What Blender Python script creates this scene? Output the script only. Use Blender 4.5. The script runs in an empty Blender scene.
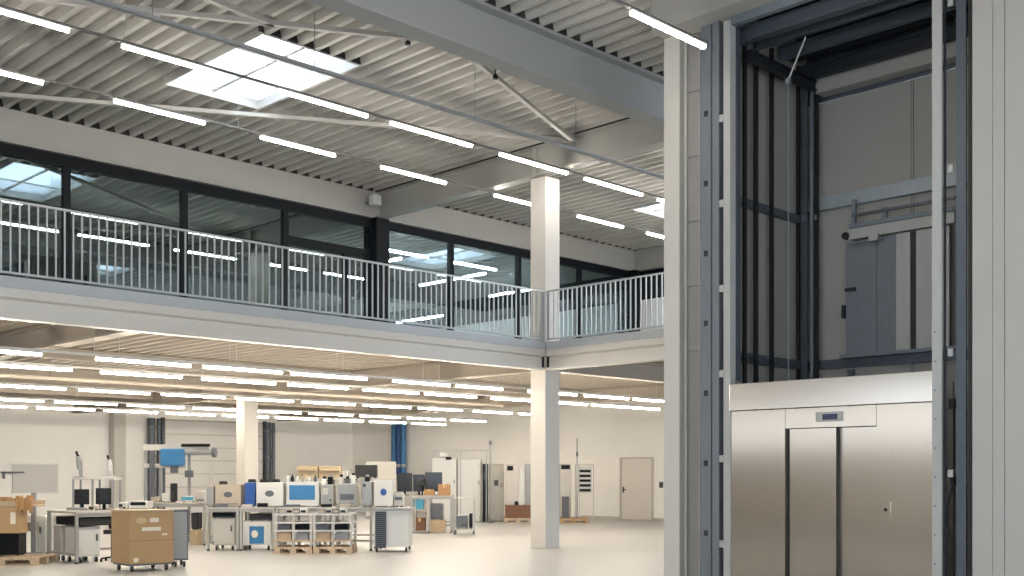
import bpy, bmesh, math, random
from mathutils import Vector, Matrix
random.seed(7)
S2 = math.sqrt(2); F = 1100.0; HY = 473.0; EYE = 1.6
COL = bpy.context.scene.collection

# ------------------------------------------------------------------ materials
def lin(c):
    out = []
    for v in c:
        v /= 255.0
        out.append(v/12.92 if v <= .04045 else ((v+.055)/1.055)**2.4)
    return out + [1.0]

def mat(name, col, rough=.5, metal=0.0, noise=.06, scale=6.0, bump=0.0, stretch=(1, 1, 1), emit=None, estr=0, spec=.5, rvar=0.0):
    m = bpy.data.materials.new(name); m.use_nodes = True
    nt = m.node_tree; b = nt.nodes['Principled BSDF']
    c = lin(col)
    b.inputs['Base Color'].default_value = c
    b.inputs['Roughness'].default_value = rough
    b.inputs['Metallic'].default_value = metal
    b.inputs['Specular IOR Level'].default_value = spec
    tc = nt.nodes.new('ShaderNodeTexCoord'); mp = nt.nodes.new('ShaderNodeMapping')
    mp.inputs['Scale'].default_value = stretch
    nz = nt.nodes.new('ShaderNodeTexNoise'); nz.inputs['Scale'].default_value = scale; nz.inputs['Detail'].default_value = 4
    nt.links.new(tc.outputs['Object'], mp.inputs['Vector']); nt.links.new(mp.outputs['Vector'], nz.inputs['Vector'])
    if noise:
        mx = nt.nodes.new('ShaderNodeMix'); mx.data_type = 'RGBA'
        mx.inputs['A'].default_value = [v*(1-noise) for v in c[:3]] + [1]
        mx.inputs['B'].default_value = [min(1, v*(1+noise)) for v in c[:3]] + [1]
        nt.links.new(nz.outputs['Fac'], mx.inputs['Factor']); nt.links.new(mx.outputs['Result'], b.inputs['Base Color'])
    if rvar:
        mr = nt.nodes.new('ShaderNodeMapRange'); mr.inputs['To Min'].default_value = rough-rvar; mr.inputs['To Max'].default_value = rough+rvar
        nt.links.new(nz.outputs['Fac'], mr.inputs['Value']); nt.links.new(mr.outputs['Result'], b.inputs['Roughness'])
    if bump:
        bp = nt.nodes.new('ShaderNodeBump'); bp.inputs['Strength'].default_value = bump; bp.inputs['Distance'].default_value = .01
        nt.links.new(nz.outputs['Fac'], bp.inputs['Height']); nt.links.new(bp.outputs['Normal'], b.inputs['Normal'])
    if emit:
        b.inputs['Emission Color'].default_value = lin(emit); b.inputs['Emission Strength'].default_value = estr
    return m

def glass_mat(name, tint, refl):
    m = bpy.data.materials.new(name); m.use_nodes = True; nt = m.node_tree
    nt.nodes.remove(nt.nodes['Principled BSDF']); out = nt.nodes['Material Output']
    tr = nt.nodes.new('ShaderNodeBsdfTransparent'); tr.inputs[0].default_value = lin(tint)
    gl = nt.nodes.new('ShaderNodeBsdfGlossy'); gl.inputs['Roughness'].default_value = .012; gl.inputs[0].default_value = lin((215, 235, 240))
    lw = nt.nodes.new('ShaderNodeLayerWeight'); lw.inputs['Blend'].default_value = .25
    mr = nt.nodes.new('ShaderNodeMapRange'); mr.inputs['To Min'].default_value = refl; mr.inputs['To Max'].default_value = .9
    mix = nt.nodes.new('ShaderNodeMixShader')
    nt.links.new(lw.outputs['Fresnel'], mr.inputs['Value']); nt.links.new(mr.outputs['Result'], mix.inputs[0])
    nt.links.new(tr.outputs[0], mix.inputs[1]); nt.links.new(gl.outputs[0], mix.inputs[2]); nt.links.new(mix.outputs[0], out.inputs[0])
    return m

def steel_mat(name, col, rough, aniso=.9):
    m = mat(name, col, rough, .95, .03, 6, 0, stretch=(1, 30, .25))
    nt = m.node_tree; b = nt.nodes['Principled BSDF']
    tg = nt.nodes.new('ShaderNodeTangent'); tg.direction_type = 'RADIAL'; tg.axis = 'Z'
    nt.links.new(tg.outputs[0], b.inputs['Tangent']); b.inputs['Anisotropic'].default_value = aniso
    b.inputs['Anisotropic Rotation'].default_value = ANI
    return m
ANI = 0.0

def opal_mat():
    m = bpy.data.materials.new('skylight_opal'); m.use_nodes = True; nt = m.node_tree
    nt.nodes.remove(nt.nodes['Principled BSDF']); out = nt.nodes['Material Output']
    a = nt.nodes.new('ShaderNodeBsdfTranslucent'); a.inputs[0].default_value = (.78, .79, .8, 1)
    b = nt.nodes.new('ShaderNodeBsdfTransparent'); b.inputs[0].default_value = (.78, .79, .8, 1)
    mix = nt.nodes.new('ShaderNodeMixShader'); mix.inputs[0].default_value = .5
    nt.links.new(a.outputs[0], mix.inputs[1]); nt.links.new(b.outputs[0], mix.inputs[2]); nt.links.new(mix.outputs[0], out.inputs[0])
    return m

M = dict(
    floor=mat('floor_epoxy', (176, 176, 175), .38, 0, .015, 1.2, 0, spec=.5),
    wall=mat('white_wall', (247, 245, 240), .85, 0, .02, 2),
    wallgrey=mat('grey_panel', (176, 172, 166), .55, 0, .03, 2),
    inner=mat('shaft_panel', (160, 158, 152), .7, 0, .05, 1.5),
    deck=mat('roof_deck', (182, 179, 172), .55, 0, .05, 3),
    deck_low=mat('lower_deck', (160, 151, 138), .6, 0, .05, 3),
    beam=mat('beam_paint', (160, 158, 152), .55, 0, .04, 2),
    beam_dark=mat('beam_grey', (144, 146, 145), .5, 0, .04, 2),
    column=mat('column_paint', (200, 196, 188), .5, 0, .03, 2),
    edge=mat('slab_edge', (166, 170, 174), .5, .1, .04, 4),
    slab=mat('slab', (150, 146, 140), .8, 0, .05, 2),
    black=mat('black_frame', (16, 20, 24), .55, .0, .05, 5, spec=.15),
    rail=mat('rail_steel', (176, 180, 182), .4, .4, .04, 8),
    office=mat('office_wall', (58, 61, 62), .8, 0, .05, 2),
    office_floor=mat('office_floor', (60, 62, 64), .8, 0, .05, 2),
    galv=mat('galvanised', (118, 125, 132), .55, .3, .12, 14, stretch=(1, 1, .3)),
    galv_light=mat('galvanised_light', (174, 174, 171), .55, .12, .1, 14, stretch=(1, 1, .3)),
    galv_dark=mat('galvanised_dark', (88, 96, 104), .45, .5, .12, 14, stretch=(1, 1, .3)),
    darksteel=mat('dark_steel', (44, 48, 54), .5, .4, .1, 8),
    cable=mat('black_rubber', (22, 22, 24), .6),
    steel=steel_mat('brushed_steel', (182, 172, 159), .22),
    steel_plate=steel_mat('steel_plate', (190, 183, 174), .2),
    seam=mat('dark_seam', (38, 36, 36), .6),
    screen=mat('display_glass', (30, 38, 70), .15, 0, 0),
    screen_dark=mat('screen_dark', (34, 38, 42), .2, 0, .02),
    lamp=mat('lamp_diffuser', (250, 248, 240), .5, 0, 0, emit=(255, 247, 236), estr=36),
    lamp_low=mat('lamp_diffuser_low', (250, 246, 236), .5, 0, 0, emit=(255, 242, 224), estr=58),
    galv_mid=mat('galvanised_mid', (158, 166, 172), .5, .3, .1, 10),
    track=mat('track_grey', (110, 108, 104), .5, .1, .03),
    lamp_office=mat('lamp_diffuser_office', (250, 250, 246), .5, 0, 0, emit=(244, 248, 255), estr=130),
    lamp_body=mat('lamp_housing', (205, 203, 198), .45, .1, .02),
    white=mat('white_enamel', (200, 200, 196), .4, 0, .03, 4),
    offwhite=mat('offwhite_enamel', (182, 179, 172), .45, 0, .04, 4),
    grey=mat('grey_enamel', (142, 144, 145), .45, .1, .05, 4),
    darkgrey=mat('darkgrey_enamel', (88, 92, 98), .5, .1, .05, 4),
    beige=mat('beige_enamel', (172, 160, 145), .5, 0, .05, 4),
    blue=mat('blue_enamel', (48, 112, 160), .45, 0, .05, 4),
    deepblue=mat('deep_blue_enamel', (30, 74, 140), .45, 0, .05, 4),
    teal=mat('teal_plastic', (66, 150, 176), .4, 0, .05, 4),
    brown=mat('cardboard', (180, 148, 108), .85, 0, .08, 5),
    brown2=mat('cardboard_pale', (178, 160, 132), .85, 0, .08, 5),
    tape=mat('tape', (206, 176, 134), .5, 0, .03),
    orange=mat('orange_cloth', (172, 132, 90), .8, 0, .12, 9),
    wood=mat('pallet_wood', (188, 166, 138), .8, 0, .16, 9, stretch=(1, 6, 6)),
    wood_dark=mat('brown_wood', (112, 80, 60), .8, 0, .16, 9, stretch=(1, 6, 6)),
    paper=mat('label_paper', (228, 218, 200), .8, 0, .02),
    bench=mat('bench_laminate', (178, 174, 168), .45, 0, .04, 5),
    bench_leg=mat('bench_steel', (164, 164, 160), .45, .3, .04, 5),
    rubber=mat('rubber', (40, 40, 42), .7, 0, .05),
    red=mat('red_plastic', (170, 56, 48), .5, 0, .04),
    doorpaint=mat('door_paint', (222, 216, 208), .55, 0, .02, 2),
    doorframe=mat('door_frame_paint', (196, 190, 182), .5, 0, .02, 2),
    secdoor=mat('sectional_panel', (234, 231, 226), .6, 0, .02, 2),
    glass=glass_mat('office_glass', (205, 214, 214), .3),
    skyglass=opal_mat(),
)

# ------------------------------------------------------------------ mesh builder
class MB:
    def __init__(s): s.bm = bmesh.new()
    def box(s, x0, x1, y0, y1, z0, z1, bev=0, rot=None, about=None):
        r = bmesh.ops.create_cube(s.bm, size=1)
        vs = r['verts']
        for v in vs:
            v.co = Vector(((x0+x1)/2+v.co.x*(x1-x0), (y0+y1)/2+v.co.y*(y1-y0), (z0+z1)/2+v.co.z*(z1-z0)))
        if rot is not None:
            bmesh.ops.rotate(s.bm, verts=vs, cent=Vector(about or ((x0+x1)/2, (y0+y1)/2, (z0+z1)/2)), matrix=rot)
        if bev:
            es = list({e for v in vs for e in v.link_edges})
            bmesh.ops.bevel(s.bm, geom=es, offset=bev, segments=2, affect='EDGES', profile=.6)
        return s
    def cyl(s, p0, p1, r, seg=12, r2=None):
        p0 = Vector(p0); p1 = Vector(p1); d = p1-p0
        q = Vector((0, 0, 1)).rotation_difference(d.normalized()).to_matrix().to_4x4()
        bmesh.ops.create_cone(s.bm, cap_ends=True, segments=seg, radius1=r, radius2=r if r2 is None else r2, depth=d.length,
                              matrix=Matrix.Translation((p0+p1)/2) @ q)
        return s
    def bar(s, p0, p1, w, h):
        p0 = Vector(p0); p1 = Vector(p1); d = p1-p0; L = d.length
        q = d.to_track_quat('X', 'Z').to_matrix().to_4x4()
        r = bmesh.ops.create_cube(s.bm, size=1, matrix=Matrix.Translation((p0+p1)/2) @ q @ Matrix.Diagonal((L, w, h, 1)))
        return s
    def tube(s, pts, r, seg=8):
        for a, b in zip(pts, pts[1:]): s.cyl(a, b, r, seg)
        return s
    def prism(s, prof, axis, a, b):
        """closed profile extruded along axis ('X': prof=(y,z); 'Y': prof=(x,z); 'Z': prof=(x,y))"""
        def P(p, t):
            return {'X': (t, p[0], p[1]), 'Y': (p[0], t, p[1]), 'Z': (p[0], p[1], t)}[axis]
        A = [s.bm.verts.new(P(p, a)) for p in prof]; B = [s.bm.verts.new(P(p, b)) for p in prof]
        n = len(prof)
        s.bm.faces.new(A); s.bm.faces.new(B[::-1])
        for i in range(n): s.bm.faces.new((A[i], B[i], B[(i+1) % n], A[(i+1) % n]))
        return s
    def ibeam(s, axis, a, b, c, zb, zt, w, tf=.04, tw=.03):
        c0, c1 = c-w/2, c+w/2; t0, t1 = c-tw/2, c+tw/2
        return s.prism([(c0, zb), (c1, zb), (c1, zb+tf), (t1, zb+tf), (t1, zt-tf), (c1, zt-tf), (c1, zt), (c0, zt), (c0, zt-tf), (t0, zt-tf), (t0, zb+tf), (c0, zb+tf)], axis, a, b)
    def lathe(s, prof, cx, cy, seg=14):
        rings = []
        for r, z in prof:
            rings.append([s.bm.verts.new((cx+r*math.cos(2*math.pi*i/seg), cy+r*math.sin(2*math.pi*i/seg), z)) for i in range(seg)])
        for A, B in zip(rings, rings[1:]):
            for i in range(seg): s.bm.faces.new((A[i], A[(i+1) % seg], B[(i+1) % seg], B[i]))
        s.bm.faces.new(rings[0][::-1]); s.bm.faces.new(rings[-1])
        return s

def obj(name, mb, m, parent=None):
    bm = mb.bm
    bmesh.ops.recalc_face_normals(bm, faces=bm.faces[:])
    me = bpy.data.meshes.new(name); bm.to_mesh(me); bm.free()
    me.materials.append(M[m] if isinstance(m, str) else m)
    o = bpy.data.objects.new(name, me); COL.objects.link(o)
    if parent: o.parent = parent
    return o

def tag(o, label, cat, group=None):
    o['label'] = label; o['category'] = cat
    if group: o['group'] = group
    return o

def thing(name, label, cat, loc=(0, 0, 0), rz=0, group=None):
    o = bpy.data.objects.new(name, None); COL.objects.link(o); o.empty_display_size = .1
    o.location = loc; o.rotation_euler = (0, 0, rz)
    return tag(o, label, cat, group)

def struct(name, mb, m, parent=None):
    o = obj(name, mb, m, parent)
    if not parent: o['kind'] = 'structure'
    return o

def box(*a, **k): return MB().box(*a, **k)

def copy_tree(o, parent=None):
    c = o.copy(); COL.objects.link(c)
    if parent: c.parent = parent
    for ch in list(o.children): copy_tree(ch, c)
    return c

# ------------------------------------------------------------------ levels of the building
FL2 = 4.36      # gallery floor
DK = 8.55       # roof deck underside
GX, GY = 16.9, 15.9     # gallery edges (inner corner at the column)
WY, WX = 21.75, 27.15   # glazed wall, upper right wall
BX, BY = 29.7, 39.8     # ground floor rear walls
LX = 13.07      # lift front plane
X0, Y0 = -3.71, -5.0
P = .315

struct('floor', box(X0, BX+.2, Y0, BY+.2, -.3, 0), 'floor')
struct('wall_left', box(X0, BX+.2, BY, BY+.2, 0, 4.4), 'wall')
struct('wall_right', box(BX, BX+.2, Y0, BY, 0, 4.25), 'wall')
# skirting of the rear walls
struct('baseboard_right', box(BX-.015, BX, Y0+.4, 26.2, 0, .08), 'doorframe')
struct('baseboard_left', box(X0, BX-.02, BY-.015, BY, 0, .08), 'doorframe')

def cells(x0, x1, y0, y1, holes):
    xs = sorted({x0, x1, *[h[0] for h in holes], *[h[1] for h in holes]})
    out = []
    for a, b in zip(xs, xs[1:]):
        hs = sorted([(h[2], h[3]) for h in holes if h[0] <= a+1e-6 and h[1] >= b-1e-6])
        y = y0
        for ha, hb in hs:
            out.append((a, b, y, ha)); y = hb
        out.append((a, b, y, y1))
    return out

def deck(name, m, x0, x1, y0, y1, zb, depth, holes=()):
    mb = MB(); bm = mb.bm
    for a, b, ya, yb in cells(x0, x1, y0, y1, holes):
        x = a; prof = []
        while x < b-1e-4:
            for dx, dz in ((0, 0), (.09, 0), (.13, depth), (.275, depth)):
                if x+dx <= b: prof.append((x+dx, zb+dz))
            x += P
        prof.append((b, zb))
        v0 = [bm.verts.new((p[0], ya, p[1])) for p in prof]; v1 = [bm.verts.new((p[0], yb, p[1])) for p in prof]
        for i in range(len(prof)-1): bm.faces.new((v0[i], v1[i], v1[i+1], v0[i+1]))
    return struct(name, mb, m)

def snap(v): return X0 + round((v-X0)/P)*P
SKY = [(X0+42*P, X0+48*P, 15.1, 18.26), (X0+84*P, X0+90*P, 15.1, 18.26), (X0+61*P, X0+67*P, 6.2, 9.4)]
deck('ceiling', 'deck', X0, WX+.2, Y0, WY+.3, DK, .15, SKY)
mb = MB()
for a, b, ya, yb in cells(X0, WX+.4, Y0-.2, WY+.5, SKY): mb.box(a, b, ya, yb, DK+.152, DK+.4)
# dark filler strips closing the rib cavities over the beams and at the skylights
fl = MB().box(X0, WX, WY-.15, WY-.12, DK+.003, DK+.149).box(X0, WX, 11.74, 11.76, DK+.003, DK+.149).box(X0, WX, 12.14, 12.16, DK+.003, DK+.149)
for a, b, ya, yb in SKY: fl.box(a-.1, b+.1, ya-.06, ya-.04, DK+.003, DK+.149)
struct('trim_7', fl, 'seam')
struct('trim_8', MB().box(GX-.112, GX-.1, 12.2, WY-.2, DK-.035, DK-.001), 'seam')
struct('trim_1', mb, 'slab')            # roof build-up above the deck
for (a, b, c, d), lab in zip(SKY, ('bright square skylight in the roof, crossed by the cable tray', 'bright skylight peeking out beside the lift column', 'skylight in the roof above the lift shaft')):
    t = thing('skylight', lab, 'skylight', ((a+b)/2, (c+d)/2, DK))
    hx, hy = (b-a)/2, (d-c)/2
    obj('curb', MB().box(-hx-.03, -hx, -hy-.03, hy+.03, -.01, .42).box(hx, hx+.03, -hy-.03, hy+.03, -.01, .42).box(-hx, hx, -hy-.03, -hy, -.01, .42).box(-hx, hx, hy, hy+.03, -.01, .42), 'lamp_body', t)
    obj('mullion', MB().box(-.03, .03, -hy, hy, .1, .139), 'lamp_body', t)
    obj('mullion', MB().box(-hx, hx, -hy/3-.02, -hy/3+.02, .105, .139), 'lamp_body', t)
    obj('glass_pane', MB().box(-hx, hx, -hy, hy, .14, .15), 'skyglass', t)

# ground-floor ceiling under the gallery (L shape)
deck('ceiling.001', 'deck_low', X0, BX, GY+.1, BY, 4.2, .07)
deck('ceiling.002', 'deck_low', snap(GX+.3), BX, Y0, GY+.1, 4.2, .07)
struct('floor.001', MB().box(X0, BX+.2, GY+.02, BY+.2, 4.275, FL2).box(GX+.02, BX+.2, Y0, GY+.02, 4.275, FL2), 'slab')
# slab edge strips under the railings
struct('trim_2', box(X0, GX+.0, GY-.02, GY+.02, 4.2, FL2), 'edge')
struct('trim_3', box(GX-.02, GX+.02, Y0, GY+.02, 4.2, FL2), 'edge')

# hall walls that close the place around the camera
struct('wall_near', MB().box(X0, LX, Y0-.2, Y0, 0, .9).box(X0, LX, Y0-.2, Y0, 4.6, DK+.15).box(X0, X0+1, Y0-.2, Y0, .9, 4.6).box(LX-1, LX, Y0-.2, Y0, .9, 4.6).box(4, 5, Y0-.2, Y0, .9, 4.6), 'wall')
struct('wall_side', MB().box(X0-.2, X0, Y0, BY, 0, .9).box(X0-.2, X0, Y0, BY, 4.2, DK+.15).box(X0-.2, X0, Y0, Y0+1, .9, 4.2).box(X0-.2, X0, 5, BY, .9, 2.55).box(X0-.2, X0, 5, BY, 2.75, 3.1).box(X0-.2, X0, 5, 12, 3.3, 4.2).box(X0-.2, X0, 12, 13.5, 3.3, 3.7).box(X0-.2, X0, 14.5, BY, 3.3, 4.2), 'wall')  # unseen slits and high slot added for light bands on the lift steel

# ------------------------------------------------------------------ upper offices behind the glazing
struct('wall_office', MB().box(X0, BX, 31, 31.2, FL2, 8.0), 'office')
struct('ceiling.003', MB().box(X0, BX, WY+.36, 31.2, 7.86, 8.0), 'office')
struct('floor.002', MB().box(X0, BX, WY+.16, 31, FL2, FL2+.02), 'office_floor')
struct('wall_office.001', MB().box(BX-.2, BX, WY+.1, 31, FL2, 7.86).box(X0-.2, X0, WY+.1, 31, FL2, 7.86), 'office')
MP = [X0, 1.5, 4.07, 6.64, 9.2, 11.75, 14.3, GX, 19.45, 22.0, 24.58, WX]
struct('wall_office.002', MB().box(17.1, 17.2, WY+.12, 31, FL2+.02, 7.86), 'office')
struct('wall_office.003', MB().box(17.2, BX-.2, 30.9, 31, FL2+.02, 7.86).box(BX-.3, BX-.2, WY+.12, 30.9, FL2+.02, 7.86), 'wall')
struct('floor.003', MB().box(17.2, BX-.3, WY+.16, 30.9, FL2+.02, FL2+.03), 'wallgrey')
n = 0
for a, b in zip(MP, MP[1:]):
    n += 1
    t = bpy.data.objects.new('window_%d' % n, None); COL.objects.link(t); t['kind'] = 'structure'; t.location = ((a+b)/2, WY, FL2)
    w = (b-a)/2; h = 7.9-FL2; fw = .07
    wide = .12 if abs(b-GX) < .01 else .07
    obj('frame', MB().box(-w, -w+fw, -.06, .1, 0, h).box(w-wide, w, -.06, .1, 0, h).box(-w+fw, w-wide, -.06, .1, h-.22, h).box(-w+fw, w-wide, -.06, .1, 0, .12), 'black', t)
    obj('glass_pane', MB().box(-w+fw, w-wide, .0, .012, .12, h-.22), 'glass', t)
    if n == 7:
        obj('transom', MB().box(-w+fw, w-wide, -.05, .08, 2.55, 2.75).box(.35, .47, -.05, .08, .12, 2.55), 'black', t)
t = thing('clad_column', 'wide black clad column between the office windows, under the roof beam', 'column', (GX, WY-.12, FL2))
obj('shaft', MB().box(-.12, .28, -.14, .04, 0, 7.9-FL2), 'black', t)
t = thing('clad_column', 'black corner column where the office glazing meets the right-hand upper wall', 'column', (WX-.2, WY-.2, FL2))
obj('shaft', MB().box(-.16, .12, -.14, .12, 0, 7.9-FL2), 'black', t)
# right-hand upper wall: white up to 7 m, dark strip of glazing above
struct('wall_upper_right', MB().box(WX, WX+.2, Y0, WY, FL2, 7.0), 'wall')
t = bpy.data.objects.new('window_20', None); COL.objects.link(t); t['kind'] = 'structure'; t.location = (WX, WY-9, 7.0)
obj('frame', MB().box(0, .1, -17, 9, 0, .06).box(0, .1, -17, 9, .8, .9).box(0, .1, -17, -16.9, .06, .8), 'black', t)
obj('glass_pane', MB().box(.04, .05, -16.9, 9, .06, .8), 'screen_dark', t)

# ------------------------------------------------------------------ steelwork
def beam(label, axis, a, b, c, zb, zt, w, m='beam', name='steel_beam', plates=()):
    loc = ((a+b)/2, c, zb) if axis == 'X' else (c, (a+b)/2, zb)
    t = thing(name, label, 'beam', loc)
    mb = MB().ibeam(axis, -(b-a)/2, (b-a)/2, 0, 0, zt-zb, w, .045, .03)
    obj('girder', mb, m, t)
    for q in plates:
        q -= (a+b)/2
        if axis == 'X': obj('stiffener', MB().box(q-.01, q+.01, -w/2+.01, -.015, .045, zt-zb-.045), m, t)
        else: obj('stiffener', MB().box(-w/2+.01, -.015, q-.01, q+.01, .045, zt-zb-.045), m, t)
    return t
beam('massive grey steel roof beam running diagonally across the top of the hall', 'X', X0, WX, 11.95, 7.8, DK, .36, 'beam_dark', plates=(GX-.25, GX+.25, 5.2))
beam('grey roof beam over the white column, running back to the office glazing', 'Y', 12.2, WY-.2, GX+.05, 7.9, DK, .3, 'beam', plates=(16.2,))
# eaves beam over the glazing: a plain faced box beam
t = thing('eaves_beam', 'long deep grey beam over the row of office windows', 'beam', (0, WY, 7.9))
obj('girder', MB().box(X0, GX-.12, -.12, .3, .04, DK-7.9).box(GX+.2, WX, -.12, .3, .04, DK-7.9).box(GX-.12, GX+.2, 0, .3, .04, DK-7.9), 'beam', t)
obj('flange', MB().box(X0, GX-.13, -.16, .3, 0, .04).box(GX+.21, WX, -.16, .3, 0, .04), 'beam', t)
t = thing('eaves_beam', 'grey beam under the roof above the white upper wall, beside the lift column', 'beam', (WX, 0, 7.9))
obj('girder', MB().box(-.12, .2, Y0, WY-.13, .04, DK-7.9), 'beam', t)
obj('flange', MB().box(-.16, .2, Y0, WY-.13, 0, .04), 'beam', t)
t = thing('roof_beam', 'pale wide beam under the roof directly above the lift front', 'beam', (LX, 0, 8.0))
obj('girder', MB().box(-.32, .1, Y0, 9.88, 0, DK-8.0), 'beam', t)

def edge_beam(label, axis, a, b, c, sgn=1):
    t = thing('gallery_edge_beam', label, 'beam', (0, 0, 3.77))
    prof = [(0, 0), (.2, 0), (.2, .43), (0, .43), (0, .30), (.07, .27), (.07, .055), (0, .05)]
    obj('girder', MB().prism([(c+sgn*p[0], p[1]) for p in prof], axis, a, b), 'column', t)
    return t
edge_beam('long pale gallery edge beam left of the white column', 'X', X0, GX-.02, GY)
edge_beam('short pale gallery edge beam between the white column and the lift', 'Y', Y0, GY-.02, GX)
for (axis, a, b, c, lab) in (('Y', GY+.25, BY, 7.9, 'lower grey beam under the gallery at the left edge of the picture'),
                             ('Y', GY+.5, BY, GX+.25, 'lower beam under the gallery running back behind the white column'),
                             ('Y', GY+.25, BY, -1.1, 'lower beam under the gallery beyond the left edge of the picture'),
                             ('Y', GY+.25, BY, 25.9, 'lower beam under the gallery nearest the door wall'),
                             ('X', GX+.5, BX, GY+.25, 'lower beam under the gallery running right from the white column')):
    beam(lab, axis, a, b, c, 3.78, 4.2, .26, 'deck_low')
for y in (22.9, 27.4, 33.5):
    for a, b, w_ in ((X0+3.1, 7.75, 'left'), (8.05, GX+.1, 'middle'), (GX+.4, 25.75, 'right')):
        dep = {22.9: 'front', 27.4: 'middle', 33.5: 'rear'}[y]
        beam('shallow joist under the gallery ceiling, %s bay of the %s line' % (w_, dep), 'X', a, b, y, 3.98, 4.2, .14, 'deck_low', name='ceiling_joist')

# roof bracing flats
for k, (p, q, lab) in enumerate((((9.8, 12.2), (16.8, 15.0), 'diagonal roof brace from the massive beam to the top of the white column'),
                    ((5.5, 16.4), (12.7, 12.25), 'diagonal roof brace meeting the massive beam near the skylight'),
                    ((6.3, 21.1), (16.8, 14.95), 'long diagonal roof brace passing behind the upper light rows'),
                    ((5.0, 13.9), (9.2, 14.3), 'short roof brace at the top edge, joining another brace above the skylight'))):
    t = thing('roof_brace', lab, 'brace', (p[0], p[1], 8.38))
    d = (q[0]-p[0], q[1]-p[1])
    obj('flat_bar', MB().bar((0, 0, 0), (d[0], d[1], 0), .09, .07), 'deck', t)
    obj('gusset_plate', MB().bar((d[0]*.95, d[1]*.95, .055), (d[0]*1.0, d[1]*1.0, .055), .2, .012), 'beam', t)

# columns
def column(label, x, y, z1, s=.44, m='column', z0=0):
    t = thing('column', label, 'column', (x, y, z0))
    obj('shaft', MB().box(0, s, 0, s, 0, z1-z0, bev=.012), m, t)
    return t
c = column('tall white column at the gallery corner, from the floor to the roof', GX-.02+.04, GY-.02+.04, 7.88)
obj('corner_bracket', MB().box(-.06, -.025, .02, .1, 3.79, 4.2), 'black', c)
obj('corner_bracket', MB().box(.02, .1, -.06, -.025, 3.79, 4.2), 'black', c)
column('white column deep under the gallery, in front of the sectional gate', 16.55, 27.4-.22, 3.76)
column('white column against the rear left wall behind the workbench with monitors', 18.45, BY-.46, 3.98)

# ------------------------------------------------------------------ railings
def railing(label, axis, a, b):
    t = thing('railing', label, 'railing', (0, 0, FL2))
    L = abs(b-a); nb = int(L/.127)
    top = 1.06
    def q(u, off, z): return (u, GY+off, z) if axis == 'X' else (GX+off, u, z)
    obj('handrail', MB().bar(q(a, .0, top), q(b, .0, top), .045, .03), 'rail', t)
    obj('bottom_rail', MB().bar(q(a, .0, .05), q(b, .0, .05), .04, .03), 'edge', t)
    ref = None
    for i in range(nb):
        u = a+(b-a)*(i+.5)/nb
        if ref is None:
            ref = obj('baluster', MB().box(-.011, .011, -.011, .011, .065, top-.015), 'rail', t); o = ref
        else:
            o = ref.copy(); COL.objects.link(o)
        o.location = q(u, 0, 0)
    for u in (a+.02, b-.02) if b > a else ():
        obj('post', MB().bar(q(u, 0, .01), q(u, 0, top-.01), .05, .02), 'rail', t)
    return t
railing('long grey bar railing along the gallery left of the white column', 'X', 4.6, GX-.05)
railing('short grey bar railing along the gallery between white column and lift', 'Y', 9.2, GY-.05)

# ------------------------------------------------------------------ luminaires
ORD = ['first', 'second', 'third', 'fourth', 'fifth', 'sixth', 'seventh', 'eighth', 'ninth', 'tenth', 'eleventh', 'twelfth', 'thirteenth']
def row(rowlab, y, h, spans, low=False, ceil=DK, group=None, cut=()):
    t = thing('lighting_track', 'thin pale trunking carrying the lamps of the ' + rowlab, 'trunking', (0, y, h))
    a, b = spans[0][0]-.4, spans[-1][1]+.06
    obj('rail', MB().box(a, b, -.02, .02, .044, .08), 'lamp_body' if low else 'track', t)
    x = a+.5
    while x < b:
        obj('wire', MB().cyl((x, 0, .08), (x, 0, ceil-h+.02), .004, 6), 'rail', t); x += 2.4
    cache = {}
    for i, (xa, xb) in enumerate(spans):
        L = round(xb-xa, 2)
        lab = 'lit linear lamp, %s from left in the %s' % (ORD[i], rowlab)
        if L not in cache:
            l = thing('ceiling_lamp', lab, 'lamp', ((xa+xb)/2, y, h), 0, group)
            obj('housing', MB().box(-L/2, L/2, -.035, .035, .02, .044), 'lamp_body', l)
            obj('diffuser', MB().box(-L/2+.01, L/2-.01, -.028, .028, -.018 if low else -.026, .019, bev=.008), 'lamp_low' if low else 'lamp', l)
            cache[L] = l
        else:
            l = copy_tree(cache[L]); l.location = ((xa+xb)/2, y, h); l['label'] = lab
    return t
G1, G2 = 'lamps under the roof', 'lamps under the gallery'
def pxs(y, *p): return [(y*(588+a)/(1612-a), y*(588+b)/(1612-b)) for a, b in p]
row('upper row crossing the skylight', 15.29, 7.8, pxs(15.29, (-60, 69.4), (121.5, 211), (277, 368), (390.3, 472), (499.7, 567.4), (584.8, 642), (658, 705)), group=G1)
row('upper row nearest the windows', 17.64, 7.8, pxs(17.64, (-50, 43.4), (113.9, 204.9), (260.4, 335), (381, 446), (494.5, 532.7), (577.9, 623), (647, 690)), group=G1)
row('single upper row before the lift', 8.63, 7.33, [(1.5, 3.2), (3.7, 5.4), (6.2, 7.9), (8.2, 9.9), (10.72, 12.3)], group=G1)
def seq(a, n, skip=()): return [(round(a+1.92*i, 2), round(a+1.92*i+1.64, 2)) for i in range(n)]
row('front row under the gallery', 16.9, 3.4, [(5.1, 6.78), (7.62, 9.26), (9.49, 11.06), (11.25, 12.96), (13.6, 15.1), (15.28, 16.6), (17.4, 19.0), (19.3, 20.9), (21.1, 22.7)], True, 4.2, G2)
row('second row under the gallery', 19.1, 3.4, [(6.55, 8.19), (8.7, 10.28), (10.7, 12.34), (12.63, 14.15), (14.54, 16.1), (16.3, 17.9), (18.4, 20.0), (20.3, 21.9), (22.1, 23.5), (23.6, 25.0)], True, 4.2, G2)
row('third row under the gallery', 23.5, 3.4, seq(8.3, 7)+[(21.9, 23.5), (23.8, 25.4)], True, 4.2, G2)
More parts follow.
